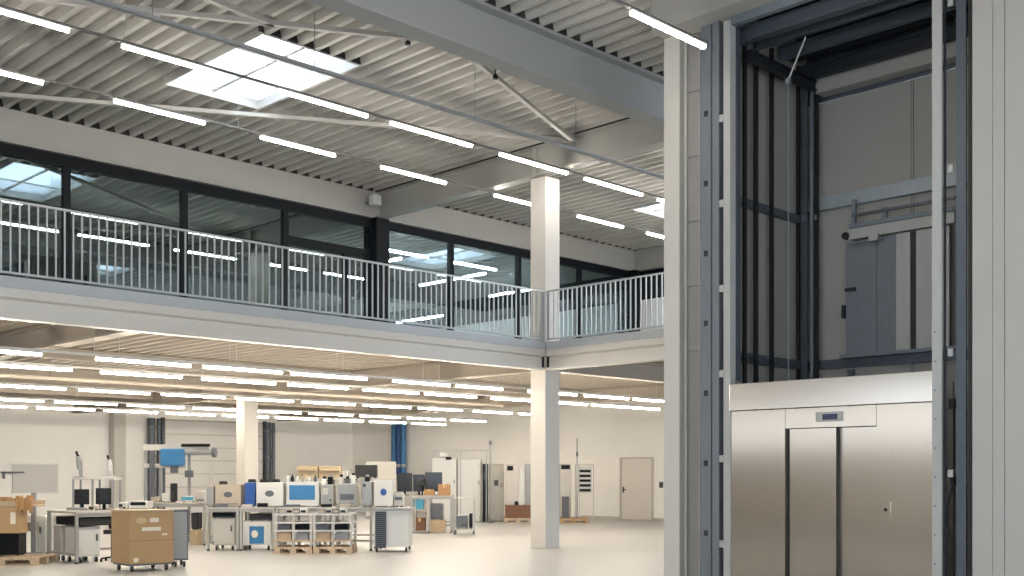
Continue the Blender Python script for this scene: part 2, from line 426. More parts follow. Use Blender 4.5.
row('fourth row under the gallery', 27.9, 3.4, seq(9.6, 9), True, 4.2, G2)
row('rear row under the gallery', 30.8, 3.4, seq(10.3, 9), True, 4.2, G2)

def single_lamps(labels, pts, axis, L, group):
    first = None
    for lab, (x, y, z) in zip(labels, pts):
        if first is None:
            l = thing('ceiling_lamp', lab, 'lamp', (x, y, z), math.pi/2 if axis == 'Y' else 0, group)
            obj('housing', MB().box(-L/2, L/2, -.035, .035, .02, .044), 'lamp_body', l)
            obj('diffuser', MB().box(-L/2+.01, L/2-.01, -.032, .032, -.035, .019, bev=.008), 'lamp_office', l)
            obj('suspension', MB().cyl((-L/3, 0, .045), (-L/3, 0, (7.86 if y > WY else DK)-z), .006, 6).cyl((L/3, 0, .045), (L/3, 0, (7.86 if y > WY else DK)-z), .006, 6), 'rail', l)
            first = l
        else:
            l = copy_tree(first); l.location = (x, y, z); l['label'] = lab
single_lamps(['lit lamp inside the glazed office, right of the black column, %s' % q for q in ('leftmost', 'middle', 'rightmost')],
             [(19.2, 25.0, 7.5), (22.4, 25.0, 7.5), (25.4, 25.0, 7.5)], 'Y', 3.0, 'lamps inside the glazed office')
single_lamps(['lit lamp close behind the office glass, %s bay right of the black column' % q for q in ('first', 'second')],
             [(18.7, 22.9, 7.5), (21.3, 22.9, 7.5)], 'X', 1.9, 'lamps close behind the office glass')
single_lamps(['added unseen lamp over the upper floor behind the lift, %s' % q for q in ('nearest the corner', 'middle of three', 'furthest from the corner')],
             [(24.5, 14.5, 6.9), (24.5, 9.9, 6.9), (24.5, 6.9, 6.9)], 'Y', 2.4, 'added lamps behind the lift')  # hidden lamps added only to brighten the white upper wall

# cable trays
t = thing('cable_tray', 'grey narrow cable tray hung below the roof across the skylight', 'cable tray', (0, 13.8, 7.66))
obj('tray', MB().box(2, 24, -.035, .035, 0, .01).box(2, 24, -.042, -.034, 0, .045).box(2, 24, .034, .042, 0, .045), 'grey', t)
obj('cable', MB().cyl((2, -.012, .024), (24, -.012, .024), .014, 6).cyl((2, .02, .02), (24, .02, .02), .01, 6), 'cable', t)
for x in (4.5, 7, 9.6, 12.9, 15.5, 18.5, 21.5):
    obj('hanger', MB().cyl((x, 0, .01), (x, 0, DK-7.66), .006, 6), 'galv', t)
t = thing('cable_tray', 'dark cable tray under the gallery ceiling above the lamps', 'cable tray', (0, 24.5, 3.66))
obj('tray', MB().box(4, 24, -.12, .12, 0, .06), 'beige', t)
for x in (5.5, 10, 13, 19, 22): obj('hanger', MB().cyl((x, 0, .06), (x, 0, .54), .008, 6), 'galv', t)
t = thing('wall_speaker', 'small white box fixed at the roof beam above the black clad column', 'speaker', (16.55, WY-.5, 8.1))
obj('housing', MB().box(-.12, .12, -.1, .1, 0, .24, bev=.02), 'white', t); obj('bracket', MB().box(-.02, .3-.1, .1, .37, .1, .14), 'galv', t)
for (x, y, lab) in ((13.0, 13.4, 'small dark fitting on the roof deck beside the diagonal brace'), (11.0, 13.3, 'small brown fitting on the roof deck left of the diagonal brace')):
    t = thing('ceiling_fitting', lab, 'fitting', (x, y, 8.34))
    obj('stem', MB().cyl((0, 0, 0), (0, 0, .22), .015), 'darkgrey', t); obj('head', MB().cyl((0, 0, -.05), (0, 0, .02), .05, r2=.03), 'black', t)

# ------------------------------------------------------------------ lift
def ly(px, x=LX):
    u = (px-512)/F; return x*(1-u)/(1+u)
L = thing('lift_entrance', 'brushed steel lift landing entrance with closed sliding doors', 'lift', (LX, 0, 0))
ya, yb = ly(730.5), ly(933)        # left (far) / right (near)
d0, d1 = ly(785), ly(876.5)
dm = ly(834.6)
obj('side_panel', MB().box(.0, .05, d0+.0, ya, 0, 2.46), 'steel', L)
obj('side_panel', MB().box(.0, .05, yb, d1, 0, 2.46), 'steel', L)
obj('transom', MB().box(.0, .05, d1+.006, d0-.006, 2.2, 2.46), 'steel', L)
obj('header_plate', MB().box(-.03, .06, yb, ya, 2.47, 2.84, bev=.004), 'steel_plate', L)
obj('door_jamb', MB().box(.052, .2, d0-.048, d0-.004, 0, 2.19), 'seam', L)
lf = obj('door_leaf', MB().box(.04, .075, dm, d0-.05, .01, 2.19), 'steel', L)
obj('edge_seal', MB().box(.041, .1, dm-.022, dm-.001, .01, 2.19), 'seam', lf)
obj('door_leaf', MB().box(.10, .13, d1+.01, dm-.0, .01, 2.19), 'steel', L)
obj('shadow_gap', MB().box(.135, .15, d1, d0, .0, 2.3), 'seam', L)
y = (ly(820)+ly(840))/2
dp = obj('display', MB().box(-.012, -.0, ly(843), ly(816), 2.27, 2.4, bev=.003), 'galv_light', L)
obj('display_window', MB().box(-.018, -.012, ly(838), ly(823), 2.295, 2.37), 'screen', dp)
bt = obj('call_panel', MB().box(-.012, 0, ly(891), ly(878), 1.06, 1.24, bev=.003), 'steel', L)
obj('call_button', MB().cyl((-.02, ly(886), 1.14), (-.01, ly(886), 1.14), .022, 12), 'cable', bt)

HT = 7.95
def post(name, label, px0, px1, xd0, xd1, z0, z1, m, cat='post'):
    """vertical profile between two pixel columns on the lift front plane"""
    y1, y0 = ly(px0, LX+xd0), ly(px1, LX+xd0)
    t = thing(name, label, cat, (LX+xd0, (y0+y1)/2, z0))
    h = (y1-y0)/2; d = xd1-xd0; k = .012
    # C profile open to the back
    obj('profile', MB().prism([(0, -h), (0, h), (d, h), (d, h-k), (k, h-k), (k, -h+k), (d, -h+k), (d, -h)], 'Z', 0, z1-z0), m, t)
    return t
t = thing('shaft_column', 'pale steel column at the left front of the lift shaft', 'column', (LX, ly(679), 0))
w = ly(664)-ly(679)
obj('flange', MB().box(0, .025, 0, w, 0, 8.0), 'column', t)
obj('flange', MB().box(.175, .2, 0, w, 0, 8.0), 'column', t)
obj('web', MB().box(.025, .175, .03, .05, 0, 8.0), 'beam', t)
t = thing('side_cladding', 'narrow beige side panel with cross rails, next to the lift column', 'panel', (LX+.22, ly(701, LX+.22), 0))
pw = 9.95-ly(701, LX+.22)
obj('sheet', MB().box(.03, .05, 0, pw, 0, 8.0), 'inner', t)
for k in range(8): obj('cross_rail', MB().box(0, .03, 0, pw, .55+.95*k, .62+.95*k), 'beam', t)
obj('edge_strip', MB().box(-.02, 0.0, 0, .02, 0, 8.0), 'galv_light', t)
t = post('shaft_profile', 'blue-grey steel channel beside the beige side panel of the lift', 701, 711, .02, .10, 0, 8.0, 'galv')
for k in range(8): obj('bolt_plate', MB().box(-.008, 0, -.03, .03, .7+1.0*k, .78+1.0*k), 'darksteel', t)
post('shaft_profile', 'grey steel channel just left of the dark gap in the lift frame', 712.3, 719, .0, .14, 0, 8.0, 'galv')
t = post('shaft_profile', 'light galvanised upright at the left edge of the lift doors', 723.5, 730, -.02, .12, 0, HT, 'galv_light')
for k in range(6): obj('bracket', MB().box(-.01, .03, .05, .12, 1.47-.92+1.2*k, 1.57-.92+1.2*k, bev=.004), 'galv_light', t)
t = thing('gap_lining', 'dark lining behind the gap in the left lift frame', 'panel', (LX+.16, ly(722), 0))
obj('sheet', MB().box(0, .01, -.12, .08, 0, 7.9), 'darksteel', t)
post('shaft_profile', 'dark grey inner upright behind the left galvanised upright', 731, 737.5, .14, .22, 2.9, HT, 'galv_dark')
t = post('shaft_profile', 'light galvanised upright in front of the right end of the lift doors', 932, 941.5, -.06, -.03, 0, 8.0, 'galv_light')
for k in range(9): obj('bolt', MB().cyl((-.008, .02, .5+.35*k), (.002, .02, .5+.35*k), .012, 8), 'galv', t)
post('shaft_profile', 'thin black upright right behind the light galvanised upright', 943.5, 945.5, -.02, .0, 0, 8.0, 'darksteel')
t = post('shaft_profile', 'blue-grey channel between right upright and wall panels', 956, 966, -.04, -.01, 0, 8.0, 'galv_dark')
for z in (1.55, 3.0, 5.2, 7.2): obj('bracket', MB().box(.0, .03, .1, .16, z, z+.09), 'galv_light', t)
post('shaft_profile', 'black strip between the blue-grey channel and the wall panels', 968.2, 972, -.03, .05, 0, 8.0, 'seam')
t = thing('loose_cable', 'black loose cable hanging in the gap right of the lift doors', 'cable', (LX+.1, ly(951, LX+.1), 0))
obj('cord', MB().tube([(0, -.03, 2.7), (0, -.03, 1.5), (.0, .04, 1.2), (0, .05, 1.0), (0, .0, .85)], .008, 8), 'cable', t)
obj('plug', MB().box(-.03, .03, -.05, -.0, 1.45, 1.56), 'cable', t); obj('plug', MB().box(-.03, .03, -.05, .02, 2.38, 2.5), 'cable', t)
t = thing('loose_cable', 'black cable running straight down beside the blue-grey channel', 'cable', (LX+.12, ly(954, LX+.12), 0))
obj('cord', MB().tube([(0, 0, .1), (0, 0, 2.4)], .012, 8), 'cable', t)

# wall panels at the right
def wpanel(n, a, b, xo):
    ya, yb = ly(b, LX-.1), ly(a, LX-.1)
    struct('wall_lift' if n == 1 else 'wall_lift.%03d' % (n-1), MB().box(LX-.1+xo, LX+.02, ya, yb, 0, 8.0, bev=.003), 'wallgrey')
wpanel(1, 972.3, 992.3, 0); wpanel(2, 992.7, 1004.2, .003); wpanel(3, 1004.9, 1075, 0); wpanel(4, 1075.6, 1160, 0)
struct('trim_4', MB().box(LX-.06, LX+.0, ly(1160, LX-.1)-.0, ly(990.5, LX-.1), 0, 7.99), 'seam')
struct('wall_lift.005', MB().box(LX-.1, LX+.02, Y0, ly(1160, LX-.1)-.01, 0, 8.0), 'wallgrey')

# shaft interior
BXS = 15.5; SY = 8.95; SR = 4.6
struct('wall_shaft', MB().box(LX+.22, BXS+.1, SY, SY+.05, 0, 8.4), 'inner')
struct('wall_shaft.001', MB().box(BXS, BXS+.05, SR, SY, 0, 7.34), 'inner')
struct('wall_shaft.002', MB().box(LX+.05, BXS+.1, SR-.05, SR, 0, 8.4), 'inner')
struct('trim_5', MB().box(BXS, BXS+.05, SR, SY, 7.36, 8.4), 'galv_dark')
struct('ceiling.004', MB().box(LX+.05, BXS+.1, SR, SY, 8.3, 8.4), 'darksteel')
# seams in rear wall
def by(px, x=BXS):
    u = (px-512)/F; return x*(1-u)/(1+u)
struct('trim_6', MB().box(BXS-.004, BXS, by(914), by(914)+.012, 0, 7.34).box(BXS-.004, BXS, by(911.5), by(911.5)+.008, 0, 7.34), 'galv_dark')
def sbeam(label, axis, a, b, c, z0, z1, w, m):
    t = thing('shaft_beam', label, 'beam', (0, 0, z0))
    # C channel
    k = .012; h = z1-z0
    prof = [(c, 0), (c+w, 0), (c+w, k), (c+k, k), (c+k, h-k), (c+w, h-k), (c+w, h), (c, h)]
    obj('channel', MB().prism(prof, axis, a, b), m, t)
    return t
sbeam('galvanised channel across the rear of the shaft, above the upper door panels', 'Y', SR, SY, BXS-.1, 5.66, 5.86, .09, 'galv_mid')
sbeam('galvanised channel low across the rear of the shaft, above the steel header', 'Y', SR, SY, BXS-.1, 3.2, 3.34, .09, 'galv_dark')
sbeam('dark channel halfway up the left side of the shaft', 'X', LX+.25, BXS-.12, SY-.08, 5.46, 5.58, .07, 'galv_dark')
sbeam('dark channel low on the left side of the shaft', 'X', LX+.25, BXS-.12, SY-.08, 3.2, 3.34, .07, 'galv_dark')
sbeam('dark channel at the head of the shaft opening', 'Y', yb, ya+.05, LX+.0, 7.88, 8.0, .1, 'galv')
# guide rails on left side
for k, (px, w, m, lab) in enumerate(((746, .035, 'cable', 'thin black guide rail nearest the left lift upright'), (757, .04, 'cable', 'second thin black guide rail on the left shaft wall'),
                                     (773, .03, 'cable', 'third thin black guide rail on the left shaft wall'))):
    u = (px-512)/F; yy = SY-.16; x = yy*(1+u)/(1-u)
    t = thing('guide_rail', lab, 'guide rail', (x, yy, 2.5))
    obj('rail', MB().prism([(-w, .0), (w, .0), (w, .012), (.008, .012), (.008, .06), (-.008, .06), (-.008, .012), (-w, .012)], 'Z', 0, 5.4), m, t)
    for z in (.8, 3.0): obj('clip', MB().box(-.04, .04, .061, .078, z, z+.05), 'galv', t)
for k, (px, dx, w, m, lab) in enumerate(((786, .35, .05, 'darksteel', 'black guide rail in the rear left corner of the shaft'), (793, .35, .03, 'galv_dark', 'grey cable duct in the rear left corner of the shaft'),
                                         (797.5, .35, .025, 'cable', 'slim black rail right of the grey duct in the shaft corner'),
                                         (804, .3, .055, 'galv_dark', 'wide dark steel upright in the rear left corner of the shaft'),
                                         (811.5, .25, .025, 'galv', 'pale thin upright near the rear wall of the shaft'), (816, .2, .03, 'cable', 'black upright at the left end of the rear shaft wall'))):
    x = BXS-dx; u = (px-512)/F; yy = x*(1-u)/(1+u)
    t = thing('guide_rail', lab, 'guide rail', (x, yy, 2.5))
    obj('rail', MB().prism([(0, -w), (.012, -w), (.012, -.008), (.07, -.008), (.07, .008), (.012, .008), (.012, w), (0, w)], 'Z', 0, 5.4), m, t)
    obj('clip', MB().box(-.02, -.002, -w*.6, w*.6, 3.0, 3.08), 'galv', t)
t = thing('stay_rod', 'slanting silver rod below the dark beams at the head of the shaft', 'rod', (LX+.55, 8.15, 7.1))
obj('rod', MB().cyl((0, 0, 0), (.04, -.25, .55), .012, 8), 'galv_light', t); obj('clevis', MB().box(-.03, .03, -.03, .03, -.05, .02), 'galv', t)
obj('cable', MB().cyl((0, 0, -.05), (0, 0, -4.2), .008, 8), 'galv', t)
# head beams (dark), running along Y
HB = ((.35, 7.72, .16, 'nearest to the doors'), (.75, 7.75, .10, 'second from the doors'), (1.05, 7.9, .14, 'third from the doors'), (1.45, 7.78, .08, 'fourth from the doors'), (1.8, 7.86, .14, 'fifth from the doors'), (2.02, 7.6, .10, 'at the rear wall'))
for dx, z, w, lab in HB:
    t = thing('head_beam', 'dark steel beam at the head of the shaft, ' + lab, 'beam', (LX+dx, 0, z))
    obj('girder', MB().ibeam('Y', SR+.05, SY-.12, 0, 0, .2, w, .012, .012), 'galv_dark' if dx in (.35, .75, 1.45) else 'darksteel', t)
t = thing('head_beam', 'dark cross beam along the left side at the head of the shaft', 'beam', (0, SY-.3, 7.45))
obj('girder', MB().ibeam('X', LX+.3, BXS-.3, 0, 0, .14, .12, .012, .012), 'darksteel', t)
t = thing('air_duct', 'olive-grey box duct along the top of the rear shaft wall', 'duct', (BXS-.26, 0, 7.42))
obj('casing', MB().box(0, .25, SR+.02, SY-.3, 0, .45, bev=.01), 'inner', t); obj('flange', MB().box(-.01, .26, SR+.02, SR+.06, -.01, .46), 'darksteel', t)

# upper door panels hung at the rear wall
t = thing('upper_landing_door', 'grey-blue closed door panels hanging at the rear of the lift shaft', 'door', (BXS-.2, 0, 3.38))
yl = lambda px: by(px, BXS-.2)
z1 = 1.70
obj('door_leaf', MB().box(0, .03, yl(876.6), yl(846), 0, z1), 'galv', t)
obj('door_leaf', MB().box(.0, .03, yl(896.5), yl(877), 0, z1), 'galv', t)
obj('door_leaf', MB().box(-.03, .0, yl(911), yl(897), 0, z1), 'galv_light', t)
obj('gap_strip', MB().box(.0, .02, yl(917), yl(911), 0, z1), 'seam', t)
obj('door_leaf', MB().box(-.03, .0, yl(950), yl(917), 0, z1), 'galv_light', t)
obj('sill', MB().box(-.08, .09, yl(958), yl(842), -.05, 0), 'galv', t)
hd = obj('hanger_beam', MB().box(-.06, .06, yl(956), yl(850), z1+.02, z1+.2, bev=.004), 'galv_light', t)
obj('hanger_rail', MB().box(-.1, -.06, yl(956), yl(852), z1+.18, z1+.24).box(-.09, -.06, yl(885), yl(852), z1-.06, z1-.03), 'galv', t)
obj('roller', MB().cyl((-.1, yl(848), z1+.08), (-.02, yl(848), z1+.08), .055, 14), 'cable', t)
obj('suspension_bracket', MB().box(-.02, .02, yl(856), yl(852), z1+.25, z1+.62), 'galv', t)
obj('suspension_bracket', MB().box(-.02, .02, yl(887), yl(882), z1+.25, z1+.42), 'galv', t)
obj('upper_rail', MB().box(-.04, .0, yl(956), yl(853), z1+.36, z1+.4), 'galv_dark', t)
obj('lock_unit', MB().box(-.11, -.061, yl(881), yl(872), z1-.06, z1+.04), 'galv_light', t)
obj('latch', MB().box(-.04, .0, yl(856), yl(846), .95, 1.0).box(-.05, .0, yl(846), yl(843), .55, .75), 'darksteel', t)
t = thing('support_leg', 'galvanised support leg below the hung door panels in the shaft', 'leg', (BXS-.17, by(851, BXS-.17), 0.02))
obj('profile', MB().box(-.02, .02, -.05, .05, 0, 3.14), 'galv_dark', t); obj('foot', MB().box(-.03, .03, -.07, .07, -.02, 0), 'galv', t)

# ------------------------------------------------------------------ back walls: door, gate, pipes
def wx(px): u = (px-512)/F; return BY*(1+u)/(1-u)      # X on left rear wall
def wyy(px): u = (px-512)/F; return BX*(1-u)/(1+u)     # Y on right rear wall
t = bpy.data.objects.new('door_1', None); COL.objects.link(t); t['kind'] = 'structure'
ya, yb = wyy(652), wyy(622)
t.location = (BX, (ya+yb)/2, 0); w = (yb-ya)/2
obj('door_frame', MB().box(-.05, .0, w, w+.07, 0, 2.14).box(-.05, 0, -w-.07, -w, 0, 2.14).box(-.05, 0, -w, w, 2.07, 2.14), 'doorframe', t)
obj('door_leaf', MB().box(-.03, -.002, -w+.01, w-.01, .01, 2.06), 'doorpaint', t)
obj('door_handle', MB().box(-.045, -.031, w-.12, w-.07, .92, 1.12).cyl((-.08, w-.1, 1.03), (-.08, w-.25, 1.03), .012).cyl((-.08, w-.1, 1.03), (-.045, w-.1, 1.03), .012), 'cable', t)
t = thing('wall_switch', 'small dark wall switch right of the plain rear door', 'switch', (BX-.03, wyy(661.5), 1.1))
obj('plate', MB().box(0, .029, -.08, .08, 0, .2, bev=.006), 'darkgrey', t); obj('rocker', MB().box(-.008, 0, -.04, .04, .05, .15), 'cable', t)

t = bpy.data.objects.new('door_2', None); COL.objects.link(t); t['kind'] = 'structure'
xa, xb = wx(164), wx(262)
t.location = ((xa+xb)/2, BY, 0); w = (xb-xa)/2
mb = MB()
for k in range(7): mb.box(-w, w, -.06, -.01, .02+.52*k, .51+.52*k, bev=.01)
obj('sectional_panel', mb, 'secdoor', t)
obj('seal', MB().box(-w, w, -.02, -.005, 0, 3.7), 'doorframe', t)
obj('guide', MB().box(-w-.14, -w-.02, -.14, 0, 0, 3.75), 'galv_dark', t); obj('guide', MB().box(w+.02, w+.14, -.14, 0, 0, 3.75), 'galv_dark', t)
def pipe(label, px, z, r, z0, z1, m='galv_dark', name='riser_pipe', dy=.12):
    t = thing(name, label, 'pipe', (wx(px), BY-dy-r, z0))
    obj('tube', MB().cyl((0, 0, 0), (0, 0, z1-z0), r, 14), m, t)
    for q in (.25, .6, .9): obj('clamp', MB().cyl((0, 0, (z1-z0)*q), (0, 0, (z1-z0)*q+.06), r*1.2, 14), 'galv', t)
pipe('dark riser pipe at the far left of the sectional gate', 148, 0, .14, .0, 3.7)
pipe('thinner dark riser pipe left of the sectional gate', 156.5, 0, .08, .0, 3.7)
pipe('dark riser pipe right of the white column by the gate', 264.5, 0, .13, .0, 3.7)
pipe('thin grey riser pipe behind the workbenches, right of the dark one', 271, 0, .07, .0, 3.7, 'galv')
def by2(px): u = (px-512)/F; return BX*(1-u)/(1+u)
for i, (px, m) in enumerate(((398.5, 'blue'), (403.5, 'deepblue'), (408, 'blue'))):
    yy = by2(px)
    t = thing('blue_pipe', ('leftmost', 'middle', 'rightmost')[i]+' of the three thick blue pipes on the rear wall', 'pipe', (BX-.25, yy, 1.55))
    obj('tube', MB().cyl((0, 0, 0), (0, 0, 2.1), .118, 16), m, t); obj('collar', MB().cyl((0, 0, .3), (0, 0, .42), .13, 16), 'galv_light', t)
    obj('outlet', MB().cyl((0, 0, -.25), (0, 0, 0), .06, 10), 'galv', t)
t = thing('wall_shelf', 'thin dark shelf on the rear wall at the far left', 'shelf', (wx(11), BY-.3, 1.6))
obj('board', MB().box(-.35, .35, 0, .29, 0, .05), 'darkgrey', t); obj('bracket', MB().box(-.3, -.27, .1, .29, -.2, 0), 'galv', t)
t = thing('wall_panel', 'pale notice board fixed low on the rear wall at the left', 'board', (wx(35), BY-.05, .9))
obj('board', MB().box(-.8, .8, 0, .03, 0, 1.0), 'white', t); obj('board_rim', MB().box(-.84, .84, .0, .04, -.04, 0).box(-.84, .84, 0, .04, 1.0, 1.04), 'secdoor', t)

# ------------------------------------------------------------------ workshop equipment
def spot(px, z):
    u = (px-512)/F; return (z*(1+u)/S2, z*(1-u)/S2)
def HH(y, z): return EYE+(HY-y)*z/F
def E(name, label, cat, pl, pr, z, base=0.0, rot=0, group=None):
    x, y = spot((pl+pr)/2, z)
    return thing(name, label, cat, (x, y, base), math.radians(-45+rot), group), (pr-pl)*z/F
def casters(t, w, d, r=.05, inset=.06):
    for x in (-w/2+inset, w/2-inset):
        for y in (inset, d-inset):
            c = obj('caster', MB().box(x-.02, x+.02, y-.02, y+.02, r*1.5, r*2+.0).box(x-.022, x-.016, y-.02, y+.02, r*.6, r*1.6).box(x+.016, x+.022, y-.02, y+.02, r*.6, r*1.6), 'galv', t)
            obj('wheel', MB().cyl((x-.014, y, r), (x+.014, y, r), r, 14), 'rubber', c)
TOPS = {}
def bench(key, label, pl, pr, z, h, d=.75, mid=None, rot=0, shelf=.14, rear=True):
    t, w = E('workbench', label, 'workbench', pl, pr, z, 0, rot)
    obj('tabletop', MB().box(-w/2, w/2, 0, d, h-.04, h, bev=.005), 'bench', t)
    obj('apron', MB().box(-w/2+.05, w/2-.05, .03, .05, h-.1, h-.041), 'bench_leg', t)
    xs = [-w/2, w/2-.05] + ([mid*w-w/2] if mid else [])
    for x in xs:
        for y in (.01, d-.06):
            l = obj('leg', MB().box(x, x+.05, y, y+.05, .03, h-.041), 'bench_leg', t)
            obj('foot', MB().cyl((x+.025, y+.025, 0), (x+.025, y+.025, .03), .03, 10), 'rubber', l)
    obj('foot_rail', MB().box(-w/2+.05, w/2-.05, d-.05, d-.02, shelf, shelf+.04).box(-w/2+.01, -w/2+.04, .06, d-.06, shelf, shelf+.04).box(w/2-.04, w/2-.01, .06, d-.06, shelf, shelf+.04), 'bench_leg', t)
    TOPS[key] = h
    return t
def cabinet(label, pl, pr, z, h, d, body='white', door=True, vent=None, wheels=True, base=0, name='cabinet', doorm=None, cat='cabinet', rot=0):
    t, w = E(name, label, cat, pl, pr, z, base, rot)
    b = .11 if wheels else .02
    obj('body', MB().box(-w/2, w/2, .02, d, b, h, bev=.01), body, t)
    if door:
        dr = obj('door', MB().box(-w/2+.02, w/2-.02, .0, .019, b+.03, h-.05), doorm or body, t)
        obj('handle', MB().box(w/2-.09, w/2-.06, -.02, -.001, h*.6, h*.6+.12), 'darkgrey', dr)
    if vent:
        a, bb, c, dd = vent
        v = MB().box(-w/2+a*w, -w/2+bb*w, -.01, .0, c*h, dd*h)
        vo = obj('vent_grille', v, 'darkgrey', t)
        s = MB(); k = 0; zz = c*h+.03
        while zz < dd*h-.02: s.box(-w/2+a*w+.01, -w/2+bb*w-.01, -.016, -.011, zz, zz+.012); zz += .04
        obj('louvre', s, 'black', vo)
    if wheels: casters(t, w, d)
    else: obj('plinth', MB().box(-w/2+.02, w/2-.02, .05, d-.02, 0, b), 'darkgrey', t)
    return t
def device(name, label, cat, pl, pr, z, base, h, d, body, panel=None, screen=None, knobs=0, slots=0, logo=None, rot=0, feet=True):
    t, w = E(name, label, cat, pl, pr, z, base, rot)
    f = .02 if feet else 0
    obj('body', MB().box(-w/2, w/2, .012, d, f, h, bev=min(.012, h*.1)), body, t)
    if panel: obj('front_panel', MB().box(-w/2+.012, w/2-.012, 0, .011, f+.015, h-.015), panel, t)
    if screen:
        a, b, c, e, m = screen
        obj('screen', MB().box(-w/2+a*w, -w/2+b*w, -.008, -.0005, c*h, e*h, bev=.002), m, t)
    for k in range(knobs):
        x = w/2-.05-.07*k
        obj('knob', MB().cyl((x, -.03, h*.3), (x, -.001, h*.3), .018, 12), 'black', t)
    if slots:
        s = MB()
        for k in range(slots): s.box(-w*.38, w*.38, -.006, -.0005, h*(.12+.1*k), h*(.12+.1*k)+.015)
        obj('vent', s, 'darkgrey', t)
    if logo:
        obj('emblem', MB().prism([(w*.17*math.cos(a/12*6.283), h*.55+h*.13*math.sin(a/12*6.283)) for a in range(12)], 'Y', -.008, -.0005), logo, t)
    if feet:
        for x in (-w/2+.04, w/2-.04): obj('foot', MB().cyl((x, .05, 0), (x, .05, .02), .015, 8).cyl((x, d-.05, 0), (x, d-.05, .02), .015, 8), 'rubber', t)
    return t
def monitor(label, pl, pr, z, base, h, rot=0, m='screen_dark'):
    t, w = E('monitor', label, 'monitor', pl, pr, z, base, rot)
    b = obj('housing', MB().box(-w/2, w/2, .03, .07, .1, h, bev=.006), 'black', t)
    obj('screen', MB().box(-w/2+.015, w/2-.015, .026, .0295, .12, h-.015), m, t)
    obj('stand', MB().box(-.03, .03, .071, .09, .01, h*.6).box(-.11, .11, 0, .18, 0, .012), 'black', t)
    return t
def pallet(label, pl, pr, z, d, base=0, rot=0, m='wood'):
    t, w = E('pallet', label, 'pallet', pl, pr, z, base, rot)
    n = 6
    for k in range(n):
        a = -w/2+w*k/n
        obj('deck_board', MB().box(a+.008, a+w/n-.008, 0, d, .12, .142), m, t)
    for y in (0, d/2-.05, d-.1):
        obj('bearer', MB().box(-w/2, w/2, y, y+.1, .1, .12), m, t)
        for x in (-w/2, -.06, w/2-.12): obj('block', MB().box(x, x+.12, y, y+.1, .02, .1), m, t)
        obj('skid_board', MB().box(-w/2, w/2, y, y+.1, 0, .02), m, t)
    return t
def carton(label, pl, pr, z, base, h, d, m='brown', rot=0, lab=None, opened=False):
    t, w = E('cardboard_box', label, 'box', pl, pr, z, base, rot)
    if opened:
        obj('body', MB().box(-w/2, w/2, 0, .012, 0, h).box(-w/2, w/2, d-.012, d, 0, h).box(-w/2, -w/2+.012, .012, d-.012, 0, h).box(w/2-.012, w/2, .012, d-.012, 0, h).box(-w/2+.012, w/2-.012, .012, d-.012, 0, .012), m, t)
        obj('flap', MB().bar((-w/2+.02, d, h), (-w/2+.02, d, h+.005), .01, .01).box(-w/2+.01, w/2-.01, -.1, -.002, h-.09, h-.08, rot=Matrix.Rotation(.5, 3, 'X')), m, t)
    else:
        obj('body', MB().box(-w/2, w/2, 0, d, 0, h, bev=.006), m, t)
        obj('tape', MB().box(-.03, .03, -.002, d+.002, h, h+.002).box(-.03, .03, -.003, -.0005, h*.7, h), 'tape', t)
    if lab: obj('paper_label', MB().box(*lab_box(w, h, lab)), 'paper', t)
    return t
def lab_box(w, h, l): return (-w/2+l[0]*w, -w/2+l[1]*w, -.004, -.0005, l[2]*h, l[3]*h)

# --- foreground crate on casters
t, w = E('crate_trolley', 'tall brown crate on casters with paper stickers on its front', 'crate', 134, 169, 17.9, 0, 42)
w = .76; d = .70; h = .97
obj('body', MB().box(-w/2, w/2, 0, d, .13, h, bev=.008), 'brown', t)
obj('lid', MB().box(-w/2-.008, w/2+.008, -.008, d+.008, h+.001, h+.025, bev=.004), 'brown2', t)
obj('tray_base', MB().box(-w/2+.02, w/2-.02, .02, d-.02, .1, .129), 'darkgrey', t)
obj('seam_strip', MB().box(-w/2, w/2, -.003, -.0005, .5, .506), 'wood_dark', t)
obj('oval_sticker', MB().prism([(-.17+.095*math.cos(a/16*6.283), .83+.05*math.sin(a/16*6.283)) for a in range(16)], 'Y', -.004, -.0005), 'tape', t)
for q in ((-.03, .12, .80, .87), (-.16, .16, .66, .72), (-.3, -.22, .16, .23), (.18, .27, .58, .61)): obj('paper_label', MB().box(q[0], q[1], -.004, -.0005, q[2], q[3]), 'paper', t)
casters(t, w, d, .05, .09)
t, w = E('steel_trolley', 'slim grey cabinet on casters standing right of the brown crate', 'cabinet', 174, 186.5, 18.65, 0, 24)
w = .26
obj('body', MB().box(-w/2, w/2, 0, .5, .12, .98, bev=.008), 'darkgrey', t); obj('door', MB().box(-w/2+.02, w/2-.02, -.012, -.001, .15, .94), 'grey', t); casters(t, w, .5, .05, .06)
# --- left edge: pallet with cartons
PZ = 19.2
pallet('wooden pallet on the floor at the left edge of the picture', -34, 37, PZ-.25, .9)
device('tool_case', 'black case on the pallet under the large carton at the left edge', 'case', -14, 19, PZ+.1, .143, .40, .3, 'rubber', 'black', feet=True)
carton('large brown carton with a pale label at the left edge', -24, 20, PZ+.05, .545, .46, .3, 'brown', lab=(.78, .9, .35, .8))
t, w = E('shelf_stand', 'tall grey stand rising from the left pallet beside the cartons', 'stand', 30, 36, PZ+.72, .143)
obj('upright', MB().box(-.04, .04, 0, .05, .02, 1.1), 'grey', t); obj('foot', MB().box(-.12, .12, -.05, .15, 0, .02), 'grey', t)
obj('arm', MB().box(-.16, .02, .06, .2, .4, .56), 'beige', t)
t, w = E('goods_tray', 'shallow orange tray of packed goods on top of the left-edge carton', 'tray', -20, 33, PZ+.05, 1.01)
obj('tray', MB().box(-w/2, w/2, 0, .5, 0, .03).box(-w/2, w/2, 0, .015, .03, .1).box(-w/2, w/2, .485, .5, .03, .1), 'brown2', t)
mb = MB()
